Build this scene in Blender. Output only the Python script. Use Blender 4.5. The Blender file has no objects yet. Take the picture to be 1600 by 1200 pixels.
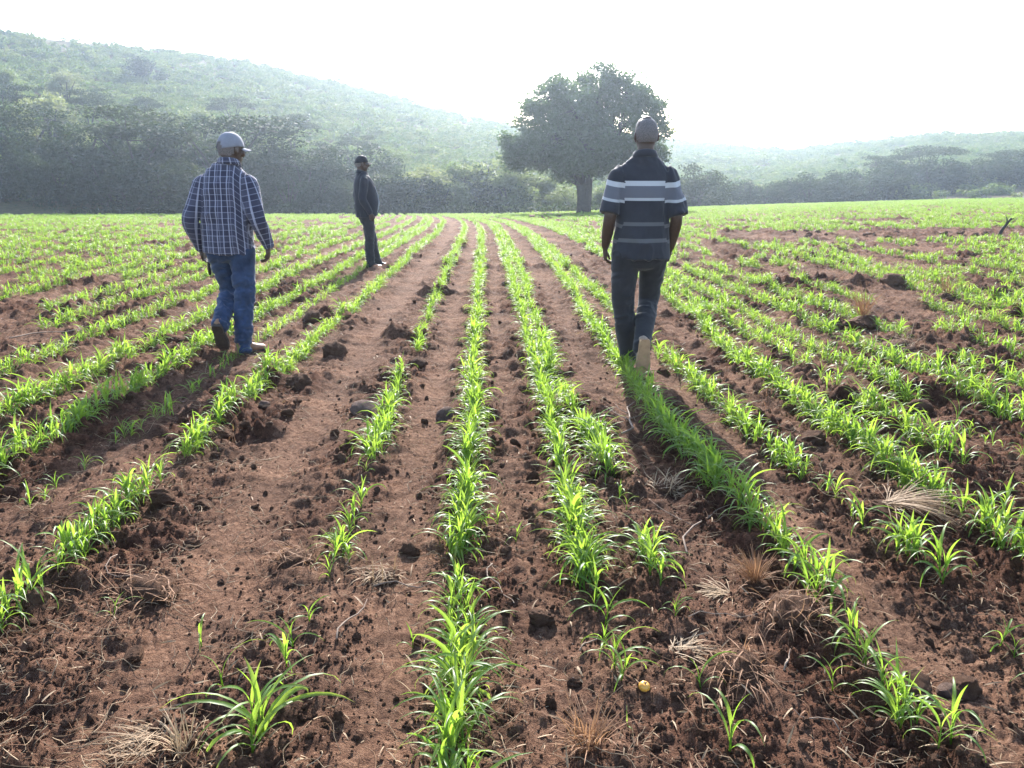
import bpy, math, random
import numpy as np
from mathutils import Matrix, Vector, Euler

SC = bpy.context.scene
COL = SC.collection
RAD = math.radians
rs = np.random.RandomState

# ------------------------------------------------------------------ camera, sky, sun, exposure
F_PX, PITCH, CAM_H = 1256.0, RAD(14.8), 1.45
cd = bpy.data.cameras.new('camera')
cam = bpy.data.objects.new('camera', cd)
COL.objects.link(cam)
cam.location = (0, 0, CAM_H)
cam.rotation_euler = (RAD(90) - PITCH, 0, 0)
cd.sensor_width = 36.0
cd.lens = F_PX / 1600 * 36
cd.clip_end = 4000
SC.camera = cam

SUN_EL, SUN_AZ = RAD(30), RAD(0.0)          # azimuth from +Y, towards +X
w = bpy.data.worlds.new('World')
SC.world = w
w.use_nodes = True
nt = w.node_tree
bg = nt.nodes['Background']
sky = nt.nodes.new('ShaderNodeTexSky')
sky.sky_type = 'NISHITA'
sky.sun_disc = False
sky.sun_elevation = SUN_EL
sky.sun_rotation = SUN_AZ
sky.dust_density = 1.0
sky.air_density = 1.0
nt.links.new(sky.outputs[0], bg.inputs[0])
bg.inputs[1].default_value = 0.15

sl = bpy.data.lights.new('sun', 'SUN')
sun = bpy.data.objects.new('sun', sl)
COL.objects.link(sun)
sl.energy = 5.0
sl.angle = RAD(0.5)
sl.color = (1.0, 0.96, 0.90)
sun.location = (0, 0, 200)
sdir = Vector((math.sin(SUN_AZ) * math.cos(SUN_EL), math.cos(SUN_AZ) * math.cos(SUN_EL), math.sin(SUN_EL)))
sun.rotation_euler = sdir.to_track_quat('Z', 'Y').to_euler()

SC.view_settings.view_transform = 'Standard'
SC.view_settings.look = 'None'
SC.view_settings.gamma = 1
SC.view_settings.use_curve_mapping = False
SC.view_settings.exposure = 1.78
SC.render.engine = 'CYCLES'
cy = SC.cycles
cy.max_bounces = 6
cy.diffuse_bounces = 3
cy.glossy_bounces = 2
cy.transmission_bounces = 3
cy.volume_bounces = 1
cy.transparent_max_bounces = 4
cy.use_denoising = True
cy.sample_clamp_indirect = 6
HAZE_DENSITY, HAZE_G = 0.00072, 0.78

# ------------------------------------------------------------------ helpers
def tag(o, label=None, cat=None, group=None, kind=None):
    if label: o['label'] = label
    if cat: o['category'] = cat
    if group: o['group'] = group
    if kind: o['kind'] = kind
    return o

def mesh_np(name, V, quads=None, tris=None, mat=None, smooth=True, attrs=None):
    V = np.asarray(V, np.float32).reshape(-1, 3)
    q = np.zeros((0, 4), np.int32) if quads is None or len(quads) == 0 else np.asarray(quads, np.int32)
    t = np.zeros((0, 3), np.int32) if tris is None or len(tris) == 0 else np.asarray(tris, np.int32)
    me = bpy.data.meshes.new(name)
    me.vertices.add(len(V))
    me.vertices.foreach_set('co', V.ravel())
    nl = q.size + t.size
    if nl:
        me.loops.add(nl)
        me.loops.foreach_set('vertex_index', np.concatenate([q.ravel(), t.ravel()]))
        me.polygons.add(len(q) + len(t))
        ls = np.concatenate([np.arange(len(q)) * 4, q.size + np.arange(len(t)) * 3]).astype(np.int32)
        me.polygons.foreach_set('loop_start', ls)
        me.polygons.foreach_set('use_smooth', np.full(len(q) + len(t), smooth))
    for k, a in (attrs or {}).items():
        at = me.attributes.new(k, 'FLOAT', 'POINT')
        at.data.foreach_set('value', np.asarray(a, np.float32))
    me.update(calc_edges=True)
    if mat: me.materials.append(mat)
    return me

def obj(name, me, parent=None, loc=None):
    o = bpy.data.objects.new(name, me)
    COL.objects.link(o)
    if parent: o.parent = parent
    if loc is not None: o.location = loc
    return o

def empty(name, loc=(0, 0, 0), rz=0):
    o = bpy.data.objects.new(name, None)
    COL.objects.link(o)
    o.location = loc
    o.rotation_euler = (0, 0, rz)
    o.empty_display_size = 0.2
    return o

def dup(o, loc, rot, scale):
    r = o.copy(); COL.objects.link(r)
    r.location = loc; r.rotation_euler = rot
    r.scale = scale if hasattr(scale, '__len__') else (scale,) * 3
    for c in list(o.children):
        k = c.copy(); COL.objects.link(k); k.parent = r
        for g in list(c.children):
            h = g.copy(); COL.objects.link(h); h.parent = k
    return r

class Geo:                                   # collects quads and tris
    def __init__(s): s.V, s.Q, s.T, s.n, s.A = [], [], [], 0, []
    def add(s, V, Q=None, T=None, a=None):
        V = np.asarray(V, float).reshape(-1, 3)
        s.V.append(V)
        if Q is not None and len(Q): s.Q.append(np.asarray(Q, int) + s.n)
        if T is not None and len(T): s.T.append(np.asarray(T, int) + s.n)
        s.A.append(np.zeros(len(V)) if a is None else np.broadcast_to(a, (len(V),)))
        s.n += len(V)
        return s
    def arr(s):
        return (np.concatenate(s.V), np.concatenate(s.Q) if s.Q else None, np.concatenate(s.T) if s.T else None)
    def mesh(s, name, mat, smooth=True, attr=None):
        V, Q, T = s.arr()
        return mesh_np(name, V, Q, T, mat, smooth, {attr: np.concatenate(s.A)} if attr else None)

def norm(v):
    v = np.asarray(v, float)
    return v / (np.linalg.norm(v, axis=-1, keepdims=True) + 1e-9)

def hermite(P, m):                           # Catmull-Rom through rows of P, m steps per span
    P = np.asarray(P, float)
    if m <= 1 or len(P) < 3 and m <= 1: return P
    E = np.vstack([2 * P[0] - P[1], P, 2 * P[-1] - P[-2]])
    out = []
    for i in range(len(P) - 1):
        p0, p1, p2, p3 = E[i:i + 4]
        for t in np.linspace(0, 1, m, endpoint=False):
            out.append(0.5 * (2 * p1 + (p2 - p0) * t + (2 * p0 - 5 * p1 + 4 * p2 - p3) * t * t + (3 * p1 - p0 - 3 * p2 + p3) * t ** 3))
    out.append(P[-1])
    return np.array(out)

def tube(path, rad, n=14, ref=(1, 0, 0), m=5, cap=True, fixed=False):
    """closed loft along a path; rad is a radius or (rx, ry) per point; rx lies along ref"""
    path = np.asarray(path, float)
    R = np.array([(r, r) if not hasattr(r, '__len__') else r for r in rad], float)
    D = hermite(np.hstack([path, R]), m)
    P, R = D[:, :3], np.maximum(D[:, 3:], 0.0008)
    T = norm(np.gradient(P, axis=0))
    if fixed: T = np.broadcast_to(norm(P[-1] - P[0]), T.shape)
    ref = np.asarray(ref, float)
    U = norm(ref - (T @ ref)[:, None] * T)
    W = np.cross(T, U)
    if cap:                                  # rounded ends
        def ends(i, s):
            rr = R[i].min()
            return [(P[i] + s * T[i] * rr * 0.55 * math.sin(a), R[i] * math.cos(a), U[i], W[i]) for a in (0.7, 1.2)]
        a, b = ends(0, -1), ends(-1, 1)
        P = np.vstack([[a[1][0], a[0][0]], P, [b[0][0], b[1][0]]])
        R = np.vstack([[a[1][1], a[0][1]], R, [b[0][1], b[1][1]]])
        U = np.vstack([[a[1][2], a[0][2]], U, [b[0][2], b[1][2]]])
        W = np.vstack([[a[1][3], a[0][3]], W, [b[0][3], b[1][3]]])
    th = np.linspace(0, 2 * np.pi, n, endpoint=False)
    V = P[:, None] + R[:, :1, None] * np.cos(th)[None, :, None] * U[:, None] + R[:, 1:, None] * np.sin(th)[None, :, None] * W[:, None]
    k = len(P)
    i, j = np.meshgrid(np.arange(k - 1), np.arange(n), indexing='ij')
    j2 = (j + 1) % n
    Q = np.stack([i * n + j, i * n + j2, (i + 1) * n + j2, (i + 1) * n + j], -1).reshape(-1, 4)
    V = V.reshape(-1, 3)
    c0, c1 = len(V), len(V) + 1
    V = np.vstack([V, P[0], P[-1]])
    jj = np.arange(n); j2 = (jj + 1) % n
    Tt = np.vstack([np.stack([np.full(n, c0), j2, jj], -1), np.stack([np.full(n, c1), (k - 1) * n + jj, (k - 1) * n + j2], -1)])
    return V, Q, Tt

def ellipsoid(c, r, n=14, k=9, R=None):
    ph = np.linspace(-np.pi / 2, np.pi / 2, k + 2)[1:-1]
    th = np.linspace(0, 2 * np.pi, n, endpoint=False)
    V = np.stack([np.cos(ph)[:, None] * np.cos(th), np.cos(ph)[:, None] * np.sin(th), np.repeat(np.sin(ph)[:, None], n, 1)], -1).reshape(-1, 3)
    V = np.vstack([V, [0, 0, -1], [0, 0, 1]]) * np.asarray(r, float)
    i, j = np.meshgrid(np.arange(k - 1), np.arange(n), indexing='ij')
    j2 = (j + 1) % n
    Q = np.stack([i * n + j, i * n + j2, (i + 1) * n + j2, (i + 1) * n + j], -1).reshape(-1, 4)
    jj = np.arange(n); j2 = (jj + 1) % n
    T = np.vstack([np.stack([np.full(n, k * n), j2, jj], -1), np.stack([np.full(n, k * n + 1), (k - 1) * n + jj, (k - 1) * n + j2], -1)])
    if R is not None: V = V @ np.asarray(R).T
    return V + np.asarray(c, float), Q, T

# ---- noise
def _h(ix, iy, s):
    n = (ix.astype(np.int64) * 374761393 + iy.astype(np.int64) * 668265263 + s * 1274126177) & 0xFFFFFFFF
    n = ((n ^ (n >> 13)) * 1274126177) & 0xFFFFFFFF
    n = n ^ (n >> 16)
    return (n & 0xFFFFFF) / float(0x1000000)

def vn(x, y, s=0):
    xi, yi = np.floor(x), np.floor(y)
    fx, fy = x - xi, y - yi
    fx = fx * fx * fx * (fx * (fx * 6 - 15) + 10); fy = fy * fy * fy * (fy * (fy * 6 - 15) + 10)
    a, b, c, d = _h(xi, yi, s), _h(xi + 1, yi, s), _h(xi, yi + 1, s), _h(xi + 1, yi + 1, s)
    return (a + (b - a) * fx + (c - a) * fy + (a - b - c + d) * fx * fy) * 2 - 1

def fbm(x, y, sc, o=4, s=0):
    r, amp, f = 0, 1.0, 1.0 / sc
    for i in range(o):
        r = r + amp * vn(x * f + 17.3 * i, y * f - 9.1 * i, s + i * 7)
        amp *= 0.5; f *= 2.03
    return r

def clods(x, y, cell, pres, s=0, rmin=.22, rmax=.6):
    """heights of half-buried lumps on a jittered lattice"""
    xi, yi = np.floor(x / cell), np.floor(y / cell)
    wx = 0.16 * cell * vn(x / cell * 3.1, y / cell * 3.1, s + 50); wy = 0.16 * cell * vn(x / cell * 3.1, y / cell * 3.1, s + 51)
    out = np.zeros_like(x)
    for dx in (-1, 0, 1):
        for dy in (-1, 0, 1):
            cx, cyy = xi + dx, yi + dy
            px, py = (cx + _h(cx, cyy, s)) * cell, (cyy + _h(cx, cyy, s + 1)) * cell
            r = (rmin + (rmax - rmin) * _h(cx, cyy, s + 2) ** 2) * cell
            on = _h(cx, cyy, s + 3) < pres
            sx = 0.75 + 0.5 * _h(cx, cyy, s + 4)
            d2 = (((x + wx - px) * sx) ** 2 + ((y + wy - py) / sx) ** 2) / (r * r)
            hh = np.where(on, np.sqrt(np.maximum(0, 1 - d2)) * r * 0.8, 0)
            out = np.maximum(out, hh)
    return out

# ------------------------------------------------------------------ the lie of the land
def kx(a):                                   # far slope of the field, by bearing
    return np.interp(a, [-.62, -.03, .23, .616], [62 / 1299, 61 / 1299, 51 / 1299, 37 / 1299])

def base_z(X, Y):
    Yc = np.maximum(Y, 0.5)
    k = kx(X / Yc)
    return CAM_H - np.sqrt(CAM_H ** 2 + (k * np.maximum(Y, 0)) ** 2)

def row_bend(Y): return 2.5 * (np.maximum(0, Y - 20) / 40) ** 2
def row_c(X, Y): return X + 0.0331 * Y + row_bend(Y)
def row_x(c, Y): return c - 0.0331 * Y - row_bend(Y)

def rough_mask(X, Y):
    c = row_c(X, Y) + 0.05 * fbm(X, Y, 1.1, 2, 90)
    m = np.ones_like(c)
    for c0, wd, f in ((-1.02, .17, .85), (-.33, .13, .8), (.14, .07, .5), (.82, .12, .55), (1.3, .12, .85), (1.75, .1, .4), (-2.0, .16, .6), (-3.2, .2, .6), (2.65, .15, .5)):
        m = m * (1 - f * np.exp(-((c - c0) / wd) ** 2 * 1.2))
    return np.clip(m * (0.85 + 0.45 * fbm(X, Y, .9, 2, 95)), 0.08, 1.5)

def relief(X, Y):
    m = rough_mask(X, Y)
    q = np.clip(fbm(X, Y, .7, 2, 41) * .9 + .45, 0, 1.2)
    z = 0.016 * fbm(X, Y, .8, 2, 1)
    z = z + (.3 + m) * (0.026 + .012 * np.clip((Y - 3) / 4, 0, 1)) * np.abs(fbm(X, Y, .34, 4, 11))
    cc_ = row_c(X, Y)
    z = z + .012 * vn(cc_ * 7, Y * .3, 301) + .007 * vn(cc_ * 19, Y * .7, 302) + m * .07 * np.clip((Y - 2.5) / 3, 0, 1) * np.maximum(0, fbm(X, Y * .8, .22, 3, 310) - .2)
    z = z + m * np.clip((Y - 2.4) / 2, 0, 1) * .7 * clods(X, Y, .13, .7, 88)
    z = z + m * q * 0.5 * clods(X, Y, .19, .45, 20)
    z = z + m * .75 * clods(X, Y, .085, .55, 30)
    z = z + (0.18 + m) * 0.75 * clods(X, Y, .042, .65, 60)
    z = z + (0.4 + .7 * m) * 0.75 * clods(X, Y, .021, .7, 66)
    z = z + (0.4 + .6 * m) * 0.0065 * fbm(X, Y, .05, 4, 70)
    return z

def gz(X, Y):
    X, Y = np.atleast_1d(np.asarray(X, float)), np.atleast_1d(np.asarray(Y, float))
    return base_z(X, Y) + relief(X, Y)
def gz1(x, y): return float(gz(x, y)[0])

def depth_of(py, px=745):                    # photo line -> metres ahead on the flat ground
    b = (600 - py) / F_PX
    d = np.array([(px - 800) / F_PX, math.cos(PITCH) + b * math.sin(PITCH), b * math.cos(PITCH) - math.sin(PITCH)])
    t = np.geomspace(.5, 160, 6000)
    X, Y, Z = d[0] * t, d[1] * t, CAM_H + d[2] * t
    i = np.argmax(Z < base_z(X, Y))
    return float(X[i]), float(Y[i])

def bearing(px, py):
    a, b = (px - 800) / F_PX, (600 - py) / F_PX
    x, y, z = a, math.cos(PITCH) + b * math.sin(PITCH), b * math.cos(PITCH) - math.sin(PITCH)
    return math.atan2(x, y), z / math.hypot(x, y)

# ------------------------------------------------------------------ materials
def new_mat(name):
    m = bpy.data.materials.new(name); m.use_nodes = True
    t = m.node_tree
    return m, t, t.nodes['Principled BSDF'], t.nodes['Material Output']
def N(t, kind, **kw):
    n = t.nodes.new(kind)
    for k, v in kw.items():
        if k.startswith('_'): n.inputs[k[1:].replace('_', ' ')].default_value = v
        else: setattr(n, k, v)
    return n
def ramp(t, stops, fac=None):
    r = t.nodes.new('ShaderNodeValToRGB')
    el = r.color_ramp.elements
    while len(el) < len(stops): el.new(0.5)
    for e, (p, c) in zip(el, stops):
        e.position = p; e.color = (*c, 1) if len(c) == 3 else c
    if fac is not None: t.links.new(fac, r.inputs[0])
    return r
def noise(t, scale, detail=4, rough=.6, vec=None):
    n = N(t, 'ShaderNodeTexNoise', _Scale=scale, _Detail=detail, _Roughness=rough)
    if vec is not None: t.links.new(vec, n.inputs['Vector'])
    return n
def mixc(t, fac, a, b, mode='MIX'):
    n = t.nodes.new('ShaderNodeMix'); n.data_type = 'RGBA'; n.blend_type = mode
    for i, v in ((0, fac), (6, a), (7, b)):
        if hasattr(v, 'links') or hasattr(v, 'is_linked'): t.links.new(v, n.inputs[i])
        else: n.inputs[i].default_value = v if not hasattr(v, '__len__') else (*v, 1)[:4]
    return n.outputs[2]
def bump(t, bsdf, height, strength, dist=.01):
    b = N(t, 'ShaderNodeBump', _Strength=strength, _Distance=dist)
    t.links.new(height, b.inputs['Height']); t.links.new(b.outputs[0], bsdf.inputs['Normal'])

def soil_material(name, dark, mid, pale, objspace=False):
    m, t, b, o = new_mat(name)
    geo = N(t, 'ShaderNodeNewGeometry'); tc = N(t, 'ShaderNodeTexCoord')
    vec = tc.outputs['Object'] if objspace else geo.outputs['Position']
    n1 = noise(t, 2.3, 5, .6, vec); n2 = noise(t, 38, 5, .7, vec); n3 = noise(t, 210, 3, .7, vec)
    r1 = ramp(t, [(.3, dark), (.52, mid), (.75, pale)], n2.outputs[0])
    r2 = ramp(t, [(.35, (.72, .7, .7)), (.65, (1.2, 1.15, 1.1))], n1.outputs[0])
    c = mixc(t, 1.0, r1.outputs[0], r2.outputs[0], 'MULTIPLY')
    r3 = ramp(t, [(.36, (.55, .5, .5)), (.5, (1, 1, 1)), (.7, (1.35, 1.3, 1.25))], n3.outputs[0])
    c = mixc(t, .8, c, r3.outputs[0], 'MULTIPLY')
    if not objspace:                         # freshly turned earth is darker and redder than the dusty furrow bottoms
        at = N(t, 'ShaderNodeAttribute', attribute_name='rough')
        rr3 = ramp(t, [(.15, (1.12, 1.10, 1.08)), (.55, (.97, .93, .92)), (.95, (.68, .58, .56))], at.outputs['Fac'])
        c = mixc(t, 1.0, c, rr3.outputs[0], 'MULTIPLY')
        n4 = noise(t, 75, 4, .75, vec)
        r4 = ramp(t, [(.3, (.62, .58, .58)), (.5, (1, 1, 1)), (.72, (1.3, 1.27, 1.24))], n4.outputs[0])
        c = mixc(t, .8, c, r4.outputs[0], 'MULTIPLY')
    t.links.new(c, b.inputs['Base Color'])
    b.inputs['Roughness'].default_value = .95
    b.inputs['Specular IOR Level'].default_value = .06
    add = N(t, 'ShaderNodeMath', operation='ADD')
    t.links.new(n2.outputs[0], add.inputs[0]); t.links.new(n3.outputs[0], add.inputs[1])
    bump(t, b, add.outputs[0], 1.0, .015)
    return m
M_SOIL = soil_material('red brown soil', (.066, .036, .025), (.150, .087, .058), (.26, .168, .117))
M_CLOD = soil_material('clod soil', (.080, .045, .031), (.165, .097, .066), (.27, .175, .125), True)
M_STONE = soil_material('field stone', (.16, .10, .08), (.24, .17, .14), (.32, .25, .21), True)

def leaf_material(name, cols, trans, tw=.45, rough=.42, mid=None, spec=.5):
    m, t, b, o = new_mat(name)
    oi = N(t, 'ShaderNodeObjectInfo'); geo = N(t, 'ShaderNodeNewGeometry')
    nz = noise(t, 1.7, 2, .5, geo.outputs['Position'])
    add = N(t, 'ShaderNodeMath', operation='MULTIPLY_ADD')
    t.links.new(oi.outputs['Random'], add.inputs[0]); add.inputs[1].default_value = .5
    sb = N(t, 'ShaderNodeMath', operation='MULTIPLY'); sb.inputs[1].default_value = .5
    t.links.new(nz.outputs[0], sb.inputs[0]); t.links.new(sb.outputs[0], add.inputs[2])
    r = ramp(t, [(.15, cols[0]), (.5, cols[1]), (.85, cols[2])], add.outputs[0])
    c = r.outputs[0]
    tr = ramp(t, [(.15, trans[0]), (.85, trans[1])], add.outputs[0]).outputs[0]
    if mid:
        at = N(t, 'ShaderNodeAttribute', attribute_name='mid')
        pw = N(t, 'ShaderNodeMath', operation='POWER'); pw.inputs[1].default_value = 5
        t.links.new(at.outputs['Fac'], pw.inputs[0])
        c = mixc(t, pw.outputs[0], c, mid)
        a2 = N(t, 'ShaderNodeAttribute', attribute_name='tip')
        p2 = N(t, 'ShaderNodeMath', operation='POWER'); p2.inputs[1].default_value = 7
        t.links.new(a2.outputs['Fac'], p2.inputs[0])
        k2 = N(t, 'ShaderNodeMath', operation='MULTIPLY'); t.links.new(p2.outputs[0], k2.inputs[0]); t.links.new(oi.outputs['Random'], k2.inputs[1])
        c = mixc(t, k2.outputs[0], c, (.26, .19, .07)); tr = mixc(t, k2.outputs[0], tr, (.3, .22, .06))
    t.links.new(c, b.inputs['Base Color'])
    b.inputs['Roughness'].default_value = rough
    b.inputs['Specular IOR Level'].default_value = spec
    tl = N(t, 'ShaderNodeBsdfTranslucent'); t.links.new(tr, tl.inputs[0])
    mx = N(t, 'ShaderNodeMixShader', _Fac=tw)
    t.links.new(b.outputs[0], mx.inputs[1]); t.links.new(tl.outputs[0], mx.inputs[2])
    t.links.new(mx.outputs[0], o.inputs[0])
    return m
M_CROP = leaf_material('crop leaf', [(.06, .125, .018), (.085, .165, .024), (.125, .20, .03)], [(.24, .42, .035), (.37, .52, .06)], .52, .46, (.16, .28, .10), .4)
M_TREE = leaf_material('big tree leaf', [(.038, .060, .024), (.050, .078, .03), (.07, .10, .038)], [(.06, .12, .03), (.11, .17, .045)], .35, .5)
M_BUSH = leaf_material('thorn bush leaf', [(.016, .027, .013), (.024, .036, .016), (.038, .048, .021)], [(.025, .05, .012), (.065, .09, .025)], .28, .7, spec=.1)
M_BUSHL = leaf_material('pale bush leaf', [(.06, .085, .035), (.085, .11, .045), (.13, .14, .065)], [(.13, .2, .05), (.24, .27, .1)], .45, .6, spec=.3)
M_HILL = leaf_material('hillside shrub leaf', [(.04, .065, .022), (.06, .09, .028), (.10, .12, .04)], [(.09, .17, .03), (.2, .25, .06)], .4, .65, spec=.25)
M_STRAW = leaf_material('dry straw', [(.20, .13, .075), (.30, .205, .125), (.42, .31, .2)], [(.25, .16, .08), (.35, .25, .14)], .2, .7, spec=.2)
M_RUST = leaf_material('rusty dry grass', [(.16, .075, .04), (.23, .12, .065), (.30, .17, .10)], [(.24, .12, .06), (.32, .18, .09)], .3, .7, spec=.2)

def plain(name, col, rough=.7, nscale=30, var=.35, bs=.3, bd=.004, spec=.3):
    m, t, b, o = new_mat(name)
    tc = N(t, 'ShaderNodeTexCoord')
    n = noise(t, nscale, 4, .6, tc.outputs['Object'])
    a = tuple(max(0, c * (1 - var)) for c in col); z = tuple(c * (1 + var) for c in col)
    r = ramp(t, [(.3, a), (.7, z)], n.outputs[0])
    t.links.new(r.outputs[0], b.inputs['Base Color'])
    b.inputs['Roughness'].default_value = rough
    b.inputs['Specular IOR Level'].default_value = spec
    if bs: bump(t, b, n.outputs[0], bs, bd)
    return m
M_BARK = plain('bark', (.034, .029, .026), .9, 6, .4, .8, .03)
M_TWIG = plain('grey twig', (.19, .135, .10), .85, 40, .35, .6, .003)
M_SKIN = plain('brown skin', (.060, .033, .023), .5, 60, .2, .15, .001, .45)
M_EYE = plain('eye', (.4, .38, .35), .3, 10, .1, 0)

def cloth(name, col, var=.2, weave=900, rough=.85, extra=None):
    m, t, b, o = new_mat(name)
    tc = N(t, 'ShaderNodeTexCoord')
    n = noise(t, 9, 4, .6, tc.outputs['Object']); f = noise(t, weave, 2, .6, tc.outputs['Object'])
    r = ramp(t, [(.3, tuple(c * (1 - var) for c in col)), (.7, tuple(c * (1 + var) for c in col))], n.outputs[0])
    c = r.outputs[0]
    if extra: c = extra(t, c, tc)
    t.links.new(c, b.inputs['Base Color'])
    b.inputs['Roughness'].default_value = rough
    b.inputs['Specular IOR Level'].default_value = .2
    try:
        b.inputs['Sheen Weight'].default_value = .15; b.inputs['Sheen Roughness'].default_value = .5
    except Exception: pass
    bump(t, b, f.outputs[0], .25, .001)
    return m

def uv_axis(t, ax):
    at = N(t, 'ShaderNodeAttribute', attribute_name='cuv')
    s = N(t, 'ShaderNodeSeparateXYZ'); t.links.new(at.outputs['Vector'], s.inputs[0])
    return s.outputs[ax]

def line_mask(t, sock, period, width, off=0.0):
    """1 on a stripe of the given width repeated with the period"""
    a = N(t, 'ShaderNodeMath', operation='ADD'); t.links.new(sock, a.inputs[0]); a.inputs[1].default_value = off + 100 * period
    w_ = N(t, 'ShaderNodeMath', operation='MODULO'); t.links.new(a.outputs[0], w_.inputs[0]); w_.inputs[1].default_value = period
    l = N(t, 'ShaderNodeMath', operation='LESS_THAN'); t.links.new(w_.outputs[0], l.inputs[0]); l.inputs[1].default_value = width
    return l.outputs[0]

def plaid(t, c, tc):
    u, v = uv_axis(t, 0), uv_axis(t, 1)
    def sc(s, k):
        m = N(t, 'ShaderNodeMath', operation='MULTIPLY'); t.links.new(s, m.inputs[0]); m.inputs[1].default_value = k; return m.outputs[0]
    c = mixc(t, sc(line_mask(t, u, .094, .047), .5), c, (.02, .02, .04))
    c = mixc(t, sc(line_mask(t, v, .090, .045), .5), c, (.022, .022, .045))
    c = mixc(t, sc(line_mask(t, v, .045, .0065, .01), .30), c, (.40, .40, .50))
    c = mixc(t, sc(line_mask(t, u, .047, .0075, .004), .50), c, (.48, .48, .58))
    c = mixc(t, sc(line_mask(t, u, .094, .004, .032), .35), c, (.4, .4, .5))
    return c
def stripes(t, c, tc):
    v = uv_axis(t, 1)
    def band(lo, hi, col, k, c):
        g = N(t, 'ShaderNodeMath', operation='GREATER_THAN'); t.links.new(v, g.inputs[0]); g.inputs[1].default_value = lo
        l = N(t, 'ShaderNodeMath', operation='LESS_THAN'); t.links.new(v, l.inputs[0]); l.inputs[1].default_value = hi
        m = N(t, 'ShaderNodeMath', operation='MULTIPLY'); t.links.new(g.outputs[0], m.inputs[0]); t.links.new(l.outputs[0], m.inputs[1])
        k2 = N(t, 'ShaderNodeMath', operation='MULTIPLY'); t.links.new(m.outputs[0], k2.inputs[0]); k2.inputs[1].default_value = k
        return mixc(t, k2.outputs[0], c, col)
    c = band(1.275, 1.375, (.12, .12, .14), 1, c)
    c = band(1.362, 1.396, (.45, .45, .46), 1, c)
    c = band(1.262, 1.281, (.40, .40, .41), 1, c)
    c = band(1.09, 1.116, (.11, .11, .115), .9, c)
    c = band(.975, 1.003, (.11, .11, .115), .9, c)
    return c
M_PLAID = cloth('plaid shirt', (.062, .062, .095), .15, extra=plaid)
M_POLO = cloth('striped polo', (.030, .030, .038), .15, extra=stripes)
M_JEANS = cloth('blue denim', (.026, .043, .092), .45, 500)
M_TROUS = cloth('dark trousers', (.024, .023, .027), .25, 700)
M_JACKET = cloth('dark jacket', (.016, .017, .026), .2)
M_CAPG = cloth('grey cap', (.21, .21, .24), .15)
M_CAPD = cloth('black cap', (.02, .02, .025), .15)
M_SHIRTW = cloth('white shirt front', (.7, .7, .72), .05)
M_HAIR = plain('short hair greyed for glare', (.15, .13, .125), .9, 250, .6, .6, .003)  # grey tone stands in for lens flare and sun rim on the bare head
M_BOOT = plain('brown leather boot', (.25, .135, .08), .6, 14, .3, .2, .003)
M_SOLEB = plain('boot sole', (.05, .035, .028), .8, 30)
M_SOLET = plain('tan crepe sole', (.34, .21, .12), .8, 25, .18, .3, .003)
M_SHOET = plain('tan shoe', (.30, .22, .16), .7, 20, .2)
M_SHOED = plain('black shoe', (.02, .018, .018), .4, 20, .2)
M_SOCK = plain('pale sock', (.65, .62, .6), .9, 50, .1)

# ------------------------------------------------------------------ ground sheet
def build_ground():
    near = [-60, -30, -15, -8, -4, -2, -1, -.3, .2, .6, .9, 1.1]
    ys = [1.22]
    while ys[-1] < 150: ys.append(ys[-1] + max(.0062, (.0043 if 2 < ys[-1] < 11 else .0058) * ys[-1] * (1 if ys[-1] < 30 else 1 + (ys[-1] - 30) / 20)))
    ys = np.array(near + ys)
    nc = 560
    u = np.linspace(-1, 1, nc)
    out = np.array([.03, .08, .16, .3, .5, .75, 1.0])
    W = 0.55 + 0.715 * np.maximum(ys, 1.2)
    X = np.concatenate([-(W[:, None] + (220 - W[:, None]).clip(20) * out[::-1][None] ** 1.6), W[:, None] * u[None], W[:, None] + (220 - W[:, None]).clip(20) * out[None] ** 1.6], 1)
    Y = np.repeat(ys[:, None], X.shape[1], 1)
    jit = rs(5).uniform(-.35, .35, X.shape) * np.gradient(ys)[:, None] * (Y < 60)
    Y = Y + jit * ((np.arange(X.shape[0]) > 12)[:, None])
    Z = gz(X.ravel(), Y.ravel())
    r, c = X.shape
    i, j = np.meshgrid(np.arange(r - 1), np.arange(c - 1), indexing='ij')
    Q = np.stack([i * c + j, i * c + j + 1, (i + 1) * c + j + 1, (i + 1) * c + j], -1).reshape(-1, 4)
    me = mesh_np('ground', np.stack([X.ravel(), Y.ravel(), Z], -1), Q, None, M_SOIL, True, {'rough': rough_mask(X.ravel(), Y.ravel()) * (.75 + .5 * fbm(X.ravel(), Y.ravel(), .45, 3, 333))})
    tag(obj('ground', me), kind='structure')
build_ground()

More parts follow.
